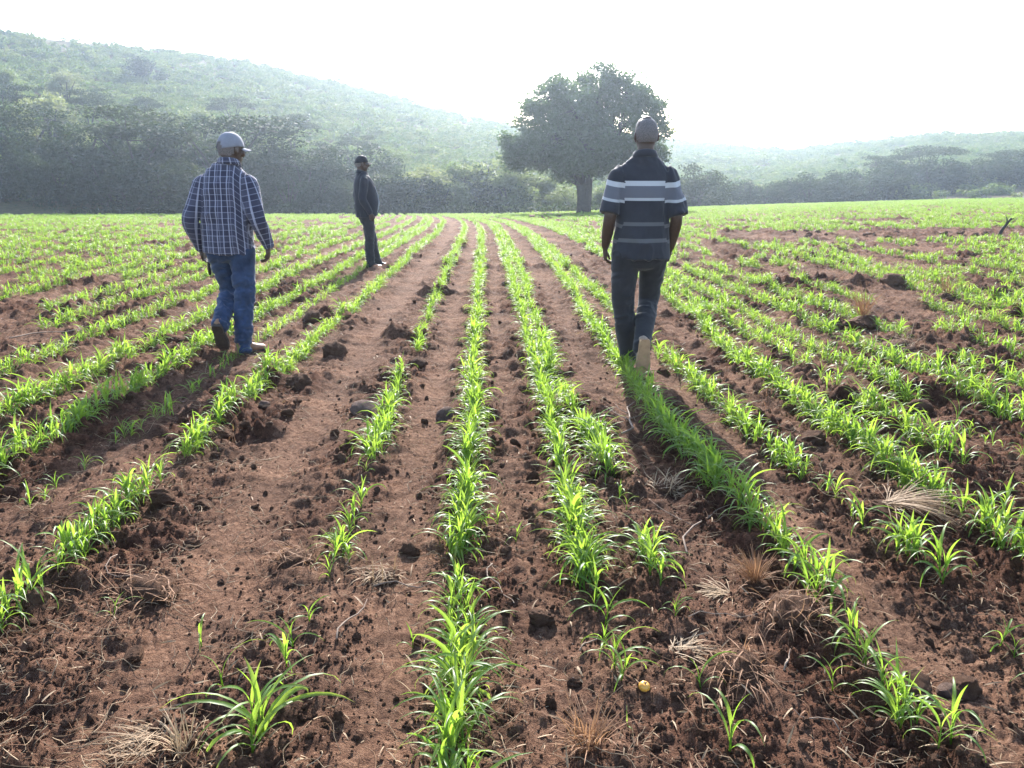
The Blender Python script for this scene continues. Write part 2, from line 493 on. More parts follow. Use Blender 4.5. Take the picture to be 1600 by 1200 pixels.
# ------------------------------------------------------------------ hills
M_HGROUND = soil_material('hill grass earth', (.055, .05, .028), (.085, .08, .042), (.14, .12, .065))
def sky_line(pts):
    b = np.array([bearing(*p) for p in pts])
    return b[:, 0], b[:, 1]
LEFT_LINE = sky_line([(-900, 75), (-400, 45), (0, 54), (240, 79), (400, 104), (560, 142), (700, 178), (780, 197), (900, 224), (1000, 245), (1100, 262), (1250, 290)])
RIGHT_LINE = sky_line([(100, 262), (500, 240), (800, 226), (1040, 222), (1130, 228), (1240, 238), (1300, 229), (1400, 217), (1480, 210), (1600, 210), (1800, 214), (2300, 235)])
def hill_fn(line, r0, R, dr, seed, zoff):
    def f(az, r):
        E = np.interp(az, line[0], line[1])
        zb = base_z(r0 * np.sin(az), r0 * np.cos(az)) - zoff
        zc = CAM_H + E * R
        t = (r - r0) / (R - r0)
        g = np.where(t < 1, np.clip(t, 0, 1) ** 1.18, 1 - 1.2 * (t - 1) ** 1.5)
        x, y = r * np.sin(az), r * np.cos(az)
        return zb + (zc - zb) * g + np.clip(t, 0, 1) * (1.6 * fbm(x, y, 45, 3, seed)) * (1 - .6 * np.clip(t, 0, 1)) - np.maximum(0, t - 1) * 12
    return f
HL0 = hill_fn(LEFT_LINE, 76, 195, 150, 200, .35)
def HL(az, r): return HL0(az, r) - 7 * (np.clip((az - .10) / .07, 0, 2)) ** 2
HR = hill_fn(RIGHT_LINE, 118, 310, 200, 220, .5)
def build_hill(name, f, r0, R, a0, a1):
    az = np.linspace(RAD(a0), RAD(a1), 220)
    r = np.concatenate([np.linspace(r0, R, 90), np.linspace(R, R * 1.35, 24)[1:]])
    A, Rr = np.meshgrid(az, r)
    V = np.stack([Rr * np.sin(A), Rr * np.cos(A), f(A, Rr)], -1).reshape(-1, 3)
    h, c = A.shape
    i, j = np.meshgrid(np.arange(h - 1), np.arange(c - 1), indexing='ij')
    Q = np.stack([i * c + j, i * c + j + 1, (i + 1) * c + j + 1, (i + 1) * c + j], -1).reshape(-1, 4)[:, ::-1]
    tag(obj(name, mesh_np(name, V, Q, None, M_HGROUND)), kind='structure')
build_hill('hill', HL, 76, 195, -62, 10)
build_hill('far_hill', HR, 118, 310, -35, 55)

# ------------------------------------------------------------------ scatter helper (for uncountable stuff only)
def scatter(name, P, rot, scl, idx, variants, label=None):
    """P (n,3), rot (n,3), scl (n,), idx (n,), variants: list of meshes"""
    vc = bpy.data.collections.new(name + ' pieces')
    for i, me in enumerate(variants):
        vc.objects.link(bpy.data.objects.new('%s_piece.%03d' % (name, i), me))
    me = mesh_np(name, P)
    a = me.attributes.new('rot', 'FLOAT_VECTOR', 'POINT'); a.data.foreach_set('vector', np.asarray(rot, np.float32).ravel())
    a = me.attributes.new('scl', 'FLOAT', 'POINT'); a.data.foreach_set('value', np.asarray(scl, np.float32))
    a = me.attributes.new('idx', 'INT', 'POINT'); a.data.foreach_set('value', np.asarray(idx, np.int32))
    o = obj(name, me)
    g = bpy.data.node_groups.new(name, 'GeometryNodeTree')
    g.interface.new_socket('Geometry', in_out='INPUT', socket_type='NodeSocketGeometry')
    g.interface.new_socket('Geometry', in_out='OUTPUT', socket_type='NodeSocketGeometry')
    gi, go = g.nodes.new('NodeGroupInput'), g.nodes.new('NodeGroupOutput')
    ip = g.nodes.new('GeometryNodeInstanceOnPoints'); ci = g.nodes.new('GeometryNodeCollectionInfo')
    ci.inputs['Collection'].default_value = vc
    ci.inputs['Separate Children'].default_value = True; ci.inputs['Reset Children'].default_value = True
    ip.inputs['Pick Instance'].default_value = True
    def na(nm, ty):
        n = g.nodes.new('GeometryNodeInputNamedAttribute'); n.data_type = ty; n.inputs['Name'].default_value = nm
        return [s for s in n.outputs if s.enabled][0]
    L = g.links.new
    L(gi.outputs[0], ip.inputs['Points']); L(ci.outputs[0], ip.inputs['Instance'])
    L(na('idx', 'INT'), ip.inputs['Instance Index']); L(na('rot', 'FLOAT_VECTOR'), ip.inputs['Rotation'])
    L(na('scl', 'FLOAT'), ip.inputs['Scale']); L(ip.outputs[0], go.inputs[0])
    md = o.modifiers.new('scatter', 'NODES'); md.node_group = g
    tag(o, kind='stuff')
    if label: o['label'] = label
    return o

def leaf_cloud(C, size, rng, aspect=.55, flat=0.0):
    """small leaf-shaped quads around centres C (n,3)"""
    n = len(C)
    d = rng.normal(size=(n, 3)); d[:, 2] *= (1 - flat); d = norm(d)
    e = rng.normal(size=(n, 3)); e[:, 2] *= (1 - .6 * flat); e = norm(e - (e * d).sum(1)[:, None] * d)
    s = (size * rng.uniform(.6, 1.35, n))[:, None]
    V = np.stack([C - d * s * .5, C + e * s * aspect * .5, C + d * s * .5, C - e * s * aspect * .5], 1).reshape(-1, 3)
    Q = np.arange(4 * n).reshape(n, 4)
    return V, Q

# ------------------------------------------------------------------ hillside shrubs (one mass)
def shrub_mesh(seed, n=150, flat=.0):
    r = rs(seed); g = Geo()
    k = r.randint(4, 8)
    cen = np.stack([r.normal(0, .55, k), r.normal(0, .55, k), r.uniform(.45, 1.0, k)], -1)
    for c in cen:
        m = n // k
        p = norm(r.normal(size=(m, 3))) * r.uniform(.5, 1, m)[:, None] ** .5 * np.array([.55, .55, .4]) + c
        p[:, 2] = np.maximum(p[:, 2], .02)
        V, Q = leaf_cloud(p, .34, r, .7, .3); g.add(V, Q)
    p = np.stack([r.normal(0, .5, 30), r.normal(0, .5, 30), r.uniform(0, .5, 30)], -1)
    V, Q = leaf_cloud(p, .4, r, .8); g.add(V, Q)
    return g.mesh('shrub', M_HILL, False)
def hill_shrubs():
    r = rs(77)
    va = [shrub_mesh(300 + i) for i in range(6)]
    def pts(n, f, r0, R, a0, a1, s0, s1, rexp=.5):
        az = r.uniform(RAD(a0), RAD(a1), n)
        rr = r0 + (R * 1.04 - r0) * r.uniform(0, 1, n) ** rexp
        x, y = rr * np.sin(az), rr * np.cos(az)
        keep = fbm(x, y, 15, 2, 260) > r.uniform(-1.25, -.25, n)
        az, rr = az[keep], rr[keep]
        s = r.uniform(s0, s1, len(az)) * (1 + .5 * (r.uniform(0, 1, len(az)) > .93))
        return np.stack([rr * np.sin(az), rr * np.cos(az), f(az, rr) - .1], -1), s
    P1, S1 = pts(12000, HL, 84, 195, -58, 9, .42, .9, .7)
    P2, S2 = pts(10500, HR, 126, 310, -14, 46, .6, 1.25, .75)
    P, S = np.vstack([P1, P2]), np.concatenate([S1, S2])
    n = len(P)
    rot = np.stack([r.normal(0, .08, n), r.normal(0, .08, n), r.uniform(0, 6.28, n)], -1)
    scatter('hillside_shrubs', P, rot, S, r.randint(0, 6, n), va, 'dense scrub covering the hazy hillsides behind the field')
hill_shrubs()

# ------------------------------------------------------------------ trees
def build_big_tree():
    r = rs(12); Y0 = 58.0; X0 = (912 - 800) / 1299 * Y0
    z0 = gz1(X0, Y0) - .1
    root = empty('shade_tree', (X0, Y0, z0))
    tag(root, 'large rounded dark shade tree standing alone at the far edge of the field', 'tree')
    tr = Geo(); br = Geo()
    # trunk: two fused stems forking low
    tr.add(*tube([(0, 0, -.3), (0, 0, .25), (-.02, 0, 1.2), (-.12, .05, 2.1)], [.7, .47, .40, .38], 16))
    tr.add(*tube([(.22, .1, -.3), (.22, .05, .3), (.28, 0, 1.3), (.36, 0, 2.6), (.5, .1, 4.2)], [.5, .36, .32, .28, .2], 14))
    lobes = [(-4.3, 0, 5.4, 1.5, 1.3), (-3.4, .8, 7.3, 1.6, 1.4), (-2.3, -1, 8.7, 1.7, 1.3), (-.6, .5, 9.2, 1.7, 1.35), (1.1, 0, 9.6, 1.7, 1.3), (2.7, -.4, 8.9, 1.6, 1.3),
             (3.9, .4, 7.8, 1.6, 1.4), (4.9, -.2, 6.3, 1.3, 1.3), (-4.7, -.4, 4.5, 1.2, 1.1), (-3.3, .3, 4.1, 1.4, .95), (-2.4, -1.6, 5.6, 2, 1.7), (0, 1.4, 6.8, 2.2, 1.8), (2.2, -1.7, 6.2, 2.1, 1.8),
             (0, -2.4, 5.0, 2.1, 1.6), (3.8, .8, 4.6, 1.6, 1.3), (5.2, .4, 4.7, 1.0, .9), (4.6, -.6, 3.3, 1.1, 1.0), (-1.6, 2.6, 5, 2, 1.6), (1.8, 2.6, 5.2, 2, 1.6), (2.6, -.5, 3.3, 1.2, .9), (-.9, -2.2, 7.6, 1.7, 1.4), (1.3, 2.2, 7.9, 1.7, 1.4), (-1.2, 1.5, 3.3, 1.2, .8), (1.0, -1.6, 3.5, 1.0, .7), (-1.4, -1.8, 3.8, 1.4, 1.0), (3.6, -1.2, 3.6, 1.2, 1.0), (0, 0, 5.2, 2.2, 1.6)]
    cr = Geo()
    for (x, y, z, a, b) in lobes:
        st = np.array([-.12, .05, 2.0]) if x < .3 else np.array([.42, .05, 3.2])
        c = np.array([x, y, z]) * np.array([.97, 1, .90]); mid = st * .5 + c * .5 + np.array([0, 0, .25]) + r.normal(0, .2, 3)
        br.add(*tube([st, mid, c], [.2, .12, .05], 8))
        nk = int(16 * a * b)
        d = norm(r.normal(size=(nk, 3))); sub = c + d * np.array([a, a, b]) * r.uniform(.35, 1.0, (nk, 1)) ** .6
        for k, s in enumerate(sub):
            if k % 3 == 0: br.add(*tube([c, (c + s) / 2 + r.normal(0, .1, 3), s], [.05, .03, .012], 5, m=2))
            m = r.randint(50, 125)
            p = s + r.normal(0, 1, (m, 3)) * np.array([.30, .30, .19])
            V, Q = leaf_cloud(p, .22, r, .6); cr.add(V, Q)
    obj('trunk', tr.mesh('trunk', M_BARK), root)
    obj('branches', br.mesh('branches', M_BARK), root)
    obj('crown', cr.mesh('crown', M_TREE, False), root)
build_big_tree()

def bush_proto(name, seed, hgt, rad, style, mat):
    """style 'umbrella' flat layered crown on leaning stems; 'round' leafy to the ground"""
    r = rs(seed); tr = Geo(); cr = Geo()
    ns = 4 if style == 'umbrella' else 5
    tips = []
    for i in range(ns):
        a = 2 * np.pi * (i + r.uniform(-.3, .3)) / ns
        top = np.array([math.cos(a) * rad * r.uniform(.3, .6), math.sin(a) * rad * r.uniform(.3, .6), hgt * r.uniform(.62, .8)])
        base = np.array([math.cos(a) * .15, math.sin(a) * .15, -.2])
        mid = base * .5 + top * .5 + np.array([-math.cos(a), -math.sin(a), 0]) * .12 * rad
        tr.add(*tube([base, mid, top], [.12, .075, .03], 7, m=3))
        tips.append(top)
    tr_top = np.array(tips)
    if style == 'umbrella':
        for L in range(11):
            a = r.uniform(0, 6.28); q = rad * math.sqrt(r.uniform(0, 1)) * .8
            c = np.array([math.cos(a) * q, math.sin(a) * q, hgt * (1 - .22 * (q / rad) ** 2) - r.uniform(0, .22) * hgt])
            t = tr_top[np.argmin(((tr_top - c) ** 2).sum(1))]
            tr.add(*tube([t, (t + c) / 2 + r.normal(0, .1, 3), c], [.05, .03, .015], 5, m=2))
            m = 430
            p = c + norm(r.normal(size=(m, 3))) * r.uniform(0, 1, (m, 1)) ** .4 * np.array([rad * .42, rad * .42, hgt * .065])
            V, Q = leaf_cloud(p, .2, r, .5, .6); cr.add(V, Q)
    else:
        for L in range(20):
            a = r.uniform(0, 6.28); q = rad * math.sqrt(r.uniform(0, 1)) * .85
            c = np.array([math.cos(a) * q, math.sin(a) * q, hgt * r.uniform(.1, .88) * (1 - .3 * (q / rad) ** 2)])
            m = 250
            p = c + norm(r.normal(size=(m, 3))) * r.uniform(0, 1, (m, 1)) ** .45 * np.array([rad * .36, rad * .36, hgt * .16])
            p[:, 2] = np.maximum(p[:, 2], .03)
            V, Q = leaf_cloud(p, .22, r, .55, .25); cr.add(V, Q)
    root = empty(name)
    obj('trunk', tr.mesh('stems', M_BARK), root)
    obj('crown', cr.mesh('crown', mat, False), root)
    return root

PROTO = {
    'ua': ('thorn_tree', bush_proto('thorn_tree', 401, 6, 3.6, 'umbrella', M_BUSH)),
    'ub': ('thorn_tree', bush_proto('thorn_tree', 402, 6, 4.2, 'umbrella', M_BUSH)),
    'ra': ('bush', bush_proto('bush', 403, 4, 2.6, 'round', M_BUSH)),
    'rb': ('bush', bush_proto('bush', 404, 4, 2.9, 'round', M_BUSH)),
    'pa': ('bush', bush_proto('bush', 405, 4, 2.6, 'round', M_BUSHL)),
    'pb': ('bush', bush_proto('bush', 406, 4, 3.0, 'round', M_BUSHL)),
}
# (kind, photo column, metres away, height, width factor, label, group)
G_DARK, G_PALE, G_RIGHT, G_SLOPE = 'dark bushes along the left edge of the field', 'pale green bushes behind the lone tree', 'bushes along the right edge of the field', 'trees on the foot of the left hill'
L_DARK = 'dark green bush in the shaded thicket along the left edge of the field'
L_PALE = 'paler olive bush in the hedge between the standing man and the big tree'
L_RIGHT = 'low dark bush in the row along the right edge of the field'
L_SLOPE = 'olive thorn tree on the lower hillside above the left thicket'
BUSHES = [
    ('ua', 215, 77, 8.6, 1.25, 'flat topped dark thorn tree over the thicket left of the plaid shirted man', 'flat topped trees in the left thicket'),
    ('ub', 345, 78, 8.9, 1.3, 'tallest flat topped thorn tree directly behind the plaid shirted man', 'flat topped trees in the left thicket'),
    ('ua', 475, 76, 6.3, 1.15, 'lower flat topped thorn tree between the plaid shirted man and the man in black', 'flat topped trees in the left thicket'),
    ('ub', 40, 80, 7.5, 1.2, 'spreading thorn tree at the left end of the thicket', 'flat topped trees in the left thicket'),
    ('pa', 690, 74, 3.6, 1.1, 'rounded yellow green bush right of the man in black', None),
    ('rb', 1090, 92, 5.2, 1.1, 'tall grey green bush just right of the man in the striped shirt', None),
    ('ub', 1445, 132, 7.4, 1.1, 'taller domed tree above the bushes at the right field edge', 'domed trees on the right'),
    ('ua', 1385, 130, 6.0, 1.2, 'wide domed tree left of the tallest one at the right field edge', 'domed trees on the right'),
    ('ub', 1580, 134, 5.8, 1.1, 'domed tree cut by the right border of the photo', 'domed trees on the right'),
    ('ra', 250, 150, 4.2, 1.4, 'lone dark tree clump showing near the top of the left hill', None),
]
rb_ = rs(55)
for px in (-190, -120, -60, -5, 45, 95, 150, 200, 250, 300, 345, 395, 440, 485, 530, 580, 625):
    BUSHES.append((rb_.choice(['ra', 'rb', 'ra']), px + rb_.uniform(-12, 12), rb_.uniform(72, 75), rb_.uniform(3.6, 5.2), rb_.uniform(1.0, 1.3), L_DARK, G_DARK))
for px in (-150, -40, 70, 130, 185, 270, 310, 400, 450, 520, 570):
    BUSHES.append(('rb', px + rb_.uniform(-12, 12), rb_.uniform(79, 84), rb_.uniform(5.0, 6.6), rb_.uniform(1.0, 1.25), L_DARK, G_DARK))
for px, h in ((600, 3.9), (640, 3.4), (660, 4.6), (735, 3.6), (765, 4.8), (800, 4.2), (830, 4.4), (865, 3.6), (890, 2.6), (935, 2.4), (960, 2.6), (720, 5.2), (780, 5.6)):
    BUSHES.append((rb_.choice(['pa', 'pb', 'rb']), px + rb_.uniform(-8, 8), rb_.uniform(74, 82), h, rb_.uniform(.95, 1.2), L_PALE, G_PALE))
for px, h in ((1065, 2.6), (1090, 2.2), (1120, 2.8), (1150, 2.6), (1172, 3.2), (1200, 2.8), (1225, 3.0), (1250, 3.4), (1268, 4.0), (1295, 3.6), (1315, 4.2), (1340, 4.4), (1368, 4.8), (1395, 5.0), (1425, 4.8), (1460, 5.2), (1490, 4.8), (1520, 4.6), (1545, 4.4), (1570, 4.8), (1600, 5), (1640, 5), (1690, 5)):
    BUSHES.append((rb_.choice(['ra', 'rb']), px + rb_.uniform(-6, 6), float(np.interp(px, [1060, 1340, 1600], [92, 110, 124])) + rb_.uniform(3, 7), h * 1.1, rb_.uniform(1.0, 1.35), L_RIGHT, G_RIGHT))
for px, d, h in ((20, 100, 5.5), (90, 96, 6), (150, 104, 5.5), (-60, 98, 6), (240, 108, 5), (320, 104, 5.4), (420, 98, 5), (520, 96, 4.6), (560, 102, 4.8), (610, 98, 4.5), (460, 110, 5), (30, 116, 5), (120, 122, 5), (370, 118, 5)):
    BUSHES.append((rb_.choice(['ua', 'pb', 'pa']), px, d, h, rb_.uniform(.9, 1.2), L_SLOPE, G_SLOPE))
used = set()
def bush_place(px, far):
    r_ = 'dark bush in %s row ' % ('back' if far else 'front')
    if px < 130: return r_ + 'of thicket near left border'
    if px < 290: return r_ + 'of thicket left of plaid shirt'
    if px < 430: return r_ + 'of thicket behind plaid shirted man'
    if px < 545: return r_ + 'between plaid shirt and man in black'
    return r_ + 'right of the man in black'
def right_place(px):
    if px < 1180: return 'low dark bush at field edge just right of striped shirt'
    if px < 1290: return 'low dark bush at field edge below dip between hills'
    if px < 1400: return 'dark bush at right field edge left of tallest domed tree'
    if px < 1500: return 'dark bush at right field edge below tallest domed tree'
    return 'dark bush at right field edge near right border'
def pale_place(px):
    if px < 700: return 'paler olive bush in hedge just right of man in black'
    if px < 790: return 'paler olive bush in hedge midway towards the big tree'
    if px < 880: return 'paler olive bush in hedge just left of big tree trunk'
    return 'paler olive bush in hedge right of big tree trunk'
def slope_place(px):
    if px < 160: return 'olive thorn tree on lower hillside near left border'
    if px < 430: return 'olive thorn tree on lower hillside above plaid shirted man'
    return 'olive thorn tree on lower hillside above man in black'
PLACE = {L_DARK: lambda px, d: bush_place(px, d > 77), L_RIGHT: lambda px, d: right_place(px), L_PALE: lambda px, d: pale_place(px), L_SLOPE: lambda px, d: slope_place(px)}
BUSHES.sort(key=lambda b_: b_[1])
tally, turn = {}, {}
for b_ in BUSHES:
    if b_[5] in PLACE:
        q_ = PLACE[b_[5]](b_[1], b_[2]); tally[q_] = tally.get(q_, 0) + 1
NTH = ['first', 'second', 'third', 'fourth', 'fifth', 'sixth', 'seventh', 'eighth']
for (k, px, d, h, wf, lab, grp) in BUSHES:
    nm, pr = PROTO[k]
    az = math.atan2((px - 800) / 1299, 1.0); dist = d / math.cos(az) if px < 1050 else d / math.cos(az)
    x, y = dist * math.sin(az), dist * math.cos(az)
    z = float(base_z(np.array([x]), np.array([y]))[0])
    rr = math.hypot(x, y)
    if rr > 76 and px < 1050: z = max(z, float(HL(np.array([az]), np.array([rr]))[0]))
    if rr > 118 and px >= 1050: z = max(z, float(HR(np.array([az]), np.array([rr]))[0]))
    hp = 6 if k[0] == 'u' else 4
    s = h / hp
    sc_ = (s * wf, s * wf, s)
    loc, rot = (x, y, z - .15), (0, 0, rb_.uniform(0, 6.28))
    if k in used: o = dup(pr, loc, rot, sc_)
    else:
        used.add(k); o = pr; o.location, o.rotation_euler, o.scale = loc, rot, sc_
    cat = 'tree' if k[0] == 'u' or 'tree' in lab else 'bush'
    for kk in ('label', 'category', 'group'):
        if kk in o: del o[kk]
    if nm == 'bush' and cat == 'tree': o.name = 'thorn_tree'
    if nm == 'thorn_tree' and cat == 'bush': o.name = 'bush'
    if lab in PLACE:
        lab = PLACE[lab](px, d); turn[lab] = turn.get(lab, -1) + 1
        if tally[lab] > 1: lab = lab + ', %s from left' % NTH[turn[lab]]
    tag(o, lab, cat, grp)

# low rank grass strip at the foot of the thicket, and the bare red bank at the left
def verge():
    r = rs(61); g = Geo()
    n = 9000
    px = r.uniform(-250, 1750, n); az = np.arctan((px - 800) / 1299)
    d = np.where(px < 980, r.uniform(69.5, 73, n), np.interp(px, [960, 1060, 1340, 1600], [71, 92, 110, 124]) + r.uniform(.5, 7, n)) / np.cos(az)
    x, y = d * np.sin(az), d * np.cos(az)
    p = np.stack([x, y, base_z(x, y) + np.abs(r.normal(0, .3, n)) + .05], -1)
    V, Q = leaf_cloud(p, .45, r, .4)
    tag(obj('verge_grass', mesh_np('verge_grass', V, Q, None, M_BUSH, False)), 'rank dark grass between the crop and the bushes', kind='stuff')
verge()

# ------------------------------------------------------------------ crop plants
def leaf_strip(base, az, e0, bend, L, wd, seg=7, twist=0.0, across=2):
    t = np.linspace(0, 1, seg + 1)
    e = e0 - bend * t ** 1.35
    ds = L / seg
    dirh = np.array([math.cos(az), math.sin(az), 0]); side0 = np.array([-math.sin(az), math.cos(az), 0])
    P = [np.array(base, float)]
    for i in range(seg): P.append(P[-1] + ds * (math.cos(e[i]) * dirh + math.sin(e[i]) * np.array([0, 0, 1])))
    P = np.array(P)
    wv = wd * (np.clip(t * 4, .55, 1) * (1 - t ** 2.6)) + .0006
    nrm = -np.sin(e)[:, None] * dirh + np.cos(e)[:, None] * np.array([0, 0, 1])
    tw = twist * t
    sd = np.cos(tw)[:, None] * side0 + np.sin(tw)[:, None] * nrm
    up = -np.sin(tw)[:, None] * side0 + np.cos(tw)[:, None] * nrm
    A = P + sd * wv[:, None] * .5 + up * wv[:, None] * .16
    B = P - sd * wv[:, None] * .5 + up * wv[:, None] * .16
    n = seg + 1
    if across == 2:
        V = np.vstack([A, P, B]); i = np.arange(seg)
        Q = np.vstack([np.stack([i, i + 1, n + i + 1, n + i], -1), np.stack([n + i, n + i + 1, 2 * n + i + 1, 2 * n + i], -1)])
        return V, Q, np.concatenate([np.zeros(n), np.ones(n), np.zeros(n)])
    V = np.vstack([A, B]); i = np.arange(seg)
    return V, np.stack([i, i + 1, n + i + 1, n + i], -1), np.full(2 * n, .3)

def plant_spec(r, small=False):
    """unit seedling about 0.25 m tall: list of leaves"""
    n = r.randint(3, 5) if small else r.randint(5, 8)
    az = r.uniform(0, 6.28); S = []
    for i in range(n):
        f = i / (n - 1)
        a = az + np.pi * (i % 2) + r.normal(0, .45)
        hb = .012 + .075 * f
        L = (.12 + .13 * math.sin(np.pi * (.2 + .65 * f))) * r.uniform(.8, 1.2)
        e0 = RAD(56 + 26 * f + r.normal(0, 7)); bend = RAD(160 - 75 * f + r.normal(0, 18))
        if f > .8: e0, bend, L = RAD(r.uniform(76, 88)), RAD(r.uniform(15, 70)), r.uniform(.11, .17)
        S.append((hb, a, e0, bend, L, r.uniform(.010, .0165), r.normal(0, .5)))
    return S
NV = 22
rp = rs(99)
SPECS = [plant_spec(rp, i >= 18) for i in range(NV)]
def stem_geo(): return tube([(0, 0, -.02), (0, 0, .04), (.001, 0, .10)], [.0042, .0038, .002], 6, m=1, cap=False)
PLANT_PARTS = []
for sp in SPECS:
    parts = []
    for (hb, a, e0, bd, L, wd, tw) in sp:
        V, Q, A = leaf_strip((0, 0, hb), a, e0, bd, L, wd, 8, tw)
        parts.append(mesh_np('leaf', V, Q, None, M_CROP, True, {'mid': A, 'tip': np.tile(np.linspace(0, 1, 9), 3)}))
    g = Geo(); g.add(*stem_geo()); parts.append(g.mesh('stem', M_CROP, True, 'mid'))
    PLANT_PARTS.append(parts)
PLANT_FULL, PLANT_LOW = [], []
for sp in SPECS:
    g, l = Geo(), Geo()
    for (hb, a, e0, bd, L, wd, tw) in sp:
        V, Q, A = leaf_strip((0, 0, hb), a, e0, bd, L, wd, 6, tw); g.add(V, Q, None, A)
        V, Q, A = leaf_strip((0, 0, hb), a, e0, bd, L, wd * 1.15, 4, tw, 1); l.add(V, Q, None, A)
    PLANT_FULL.append(g.mesh('plant', M_CROP, True, 'mid')); PLANT_LOW.append(l.arr() + (np.concatenate(l.A),))
CLUMPS = []
for i in range(10):                          # short drilled stretches for the far field
    r = rs(700 + i); g = Geo()
    for k in range(9):
        V, Q, T, A = PLANT_LOW[r.randint(0, 18)]
        a = r.uniform(0, 6.28); R_ = np.array([[math.cos(a), -math.sin(a), 0], [math.sin(a), math.cos(a), 0], [0, 0, 1]])
        g.add(V @ R_.T * r.uniform(.7, 1.15) + np.array([r.normal(0, .035), r.uniform(-.2, .2), 0]), Q, None, A)
    CLUMPS.append(g.mesh('clump', M_CROP, True, 'mid'))

ORD = ['nearest', 'second', 'third', 'fourth', 'fifth', 'sixth', 'seventh', 'eighth', 'ninth', 'tenth']
# rows traced on the ground: offset from the camera, name, stretches (photo line near, far, plants per metre, height)
ROWS = [
    (-.09, 'the middle row', [(1300, 1012, 52, .265), (995, 905, 40, .20), (872, 768, 62, .25), (745, 692, 62, .25), (684, 640, 60, .23), (630, 562, 52, .21), (556, 345, 46, .23)]),
    (-.59, 'the first left row', [(1200, 1130, 16, .32), (1055, 1012, 14, .31), (985, 955, 9, .15), (905, 850, 26, .21), (835, 795, 18, .19), (770, 745, 9, .13), (735, 652, 42, .22), (645, 592, 30, .2), (552, 525, 26, .2), (505, 455, 36, .2), (450, 345, 30, .2)]),
    (-1.56, 'the second left row', [(1040, 930, 30, .24), (915, 862, 30, .24), (855, 765, 46, .24), (725, 652, 48, .22), (640, 600, 46, .22), (596, 500, 46, .21), (498, 345, 42, .21)]),
    (-2.0, 'the third left row', [(800, 730, 9, .16), (705, 640, 14, .18), (620, 560, 9, .17), (540, 345, 22, .18)]),
    (-2.42, 'the fourth left row', [(790, 640, 40, .24), (632, 500, 40, .23), (496, 345, 40, .22)]),
    (-2.88, 'the fifth left row', [(720, 560, 46, .24), (552, 345, 42, .23)]),
    (.37, 'the first right row', [(1135, 1105, 7, .10), (1075, 1040, 10, .21), (1012, 935, 13, .21), (926, 832, 56, .26), (822, 758, 50, .25), (750, 640, 48, .22), (636, 556, 48, .22), (550, 345, 46, .22)]),
    (.565, 'the second right row', [(985, 945, 11, .21), (935, 862, 30, .24), (812, 782, 10, .15), (762, 690, 62, .25), (680, 625, 34, .21), (602, 540, 60, .23), (520, 480, 28, .2), (470, 345, 40, .22)]),
    (1.09, 'the third right row', [(1205, 1085, 34, .24), (1062, 1015, 9, .21), (962, 892, 26, .24), (882, 790, 46, .26), (785, 640, 54, .25), (636, 520, 46, .23), (515, 345, 44, .22)]),
    (1.52, 'the fourth right row', [(1085, 985, 8, .22), (922, 832, 22, .25), (815, 780, 10, .19), (760, 652, 42, .23), (640, 560, 36, .22), (545, 345, 40, .22)]),
    (2.0, 'the fifth right row', [(960, 800, 44, .26), (792, 640, 56, .26), (630, 540, 46, .24), (535, 345, 44, .22)]),
    (2.36, 'the sixth right row', [(745, 640, 40, .24), (622, 600, 14, .2), (590, 345, 38, .22)]),
    (2.72, 'the seventh right row', [(830, 780, 9, .2), (760, 680, 12, .2), (640, 345, 36, .22)]),
    (3.12, 'the eighth right row', [(690, 545, 44, .25), (535, 345, 40, .23)]),
]
rr_ = rs(31)
cc = 3.12
while cc < 75: cc += rr_.uniform(.40, .66); ROWS.append((cc, None, [(1000, 345, 40, .22)]))
cc = -2.88
while cc > -62: cc -= rr_.uniform(.42, .68); ROWS.append((cc, None, [(1000, 345, 36, .22)]))

def field_end(x, y): return float(np.interp(800 + 1299 * x / y, [960, 1060, 1340, 1600, 1800], [70.5, 92, 110, 124, 130]))
NEAR, STUFF, CL = [], [], []
DRIFT = {4: ([3.7, 6, 10, 23], [-2.36, -2.36, -2.30, -2.2]), 2: ([2.4, 5, 8, 12.6], [-1.58, -1.53, -1.47, -1.42]), 7: ([2.5, 3.0, 5.1, 6.4, 8.7, 16], [.61, .60, .50, .47, .50, .6]), 8: ([2.0, 2.6, 3.8, 4.4, 7.5, 11.6], [1.11, 1.14, 1.05, 1.02, 1.03, 1.13]),
         9: ([2.2, 2.9, 4, 6.2, 11.6], [1.62, 1.60, 1.47, 1.42, 1.35]), 10: ([2.8, 3.9, 6.4, 8.6, 11.5], [2.06, 1.93, 1.98, 2.15, 2.2]), 6: ([2, 13], [.37, .38])}
def row_off(ri, c0, y):
    return float(np.interp(y, *DRIFT[ri])) if ri in DRIFT else c0
SINGLES = [  # photo column, line, height, label
    (1140, 1178, .20, 'lone seedling with broad arching leaves at the bottom, right of the yellow fruit'),
    (1095, 1085, .13, 'small thin yellow green sprout just right of the yellow fruit'),
    (1300, 1085, .12, 'upright small sprout left of the wide bottom right clump'),
    (315, 1010, .11, 'tiny sprout alone on bare soil in the lower left'),
    (645, 1010, .10, 'tiny sprout just left of the big middle clump'),
    (806, 855, .10, 'tiny sprout between the middle row and the row right of it'),
    (778, 820, .12, 'small seedling off to the right of the middle row, beside its third clump'),
    (266, 652, .19, 'seedling with one long leaf standing alone left of centre'),
    (180, 975, .10, 'faint grey sprout by the dark root clod at the left'),
    (350, 1085, .16, 'single slanting grass blade left of the tall bottom left seedling'),
    (1490, 675, .18, 'lone arching seedling right of the dark mound on the right'),
    (1570, 800, .2, 'bushy seedling near the right border, apart from its row'),
]
rc = rs(8)
def row_gap_noise(c, y): return fbm(np.array([c * 3.7]), np.array([y]), 1.3, 2, 140)[0]
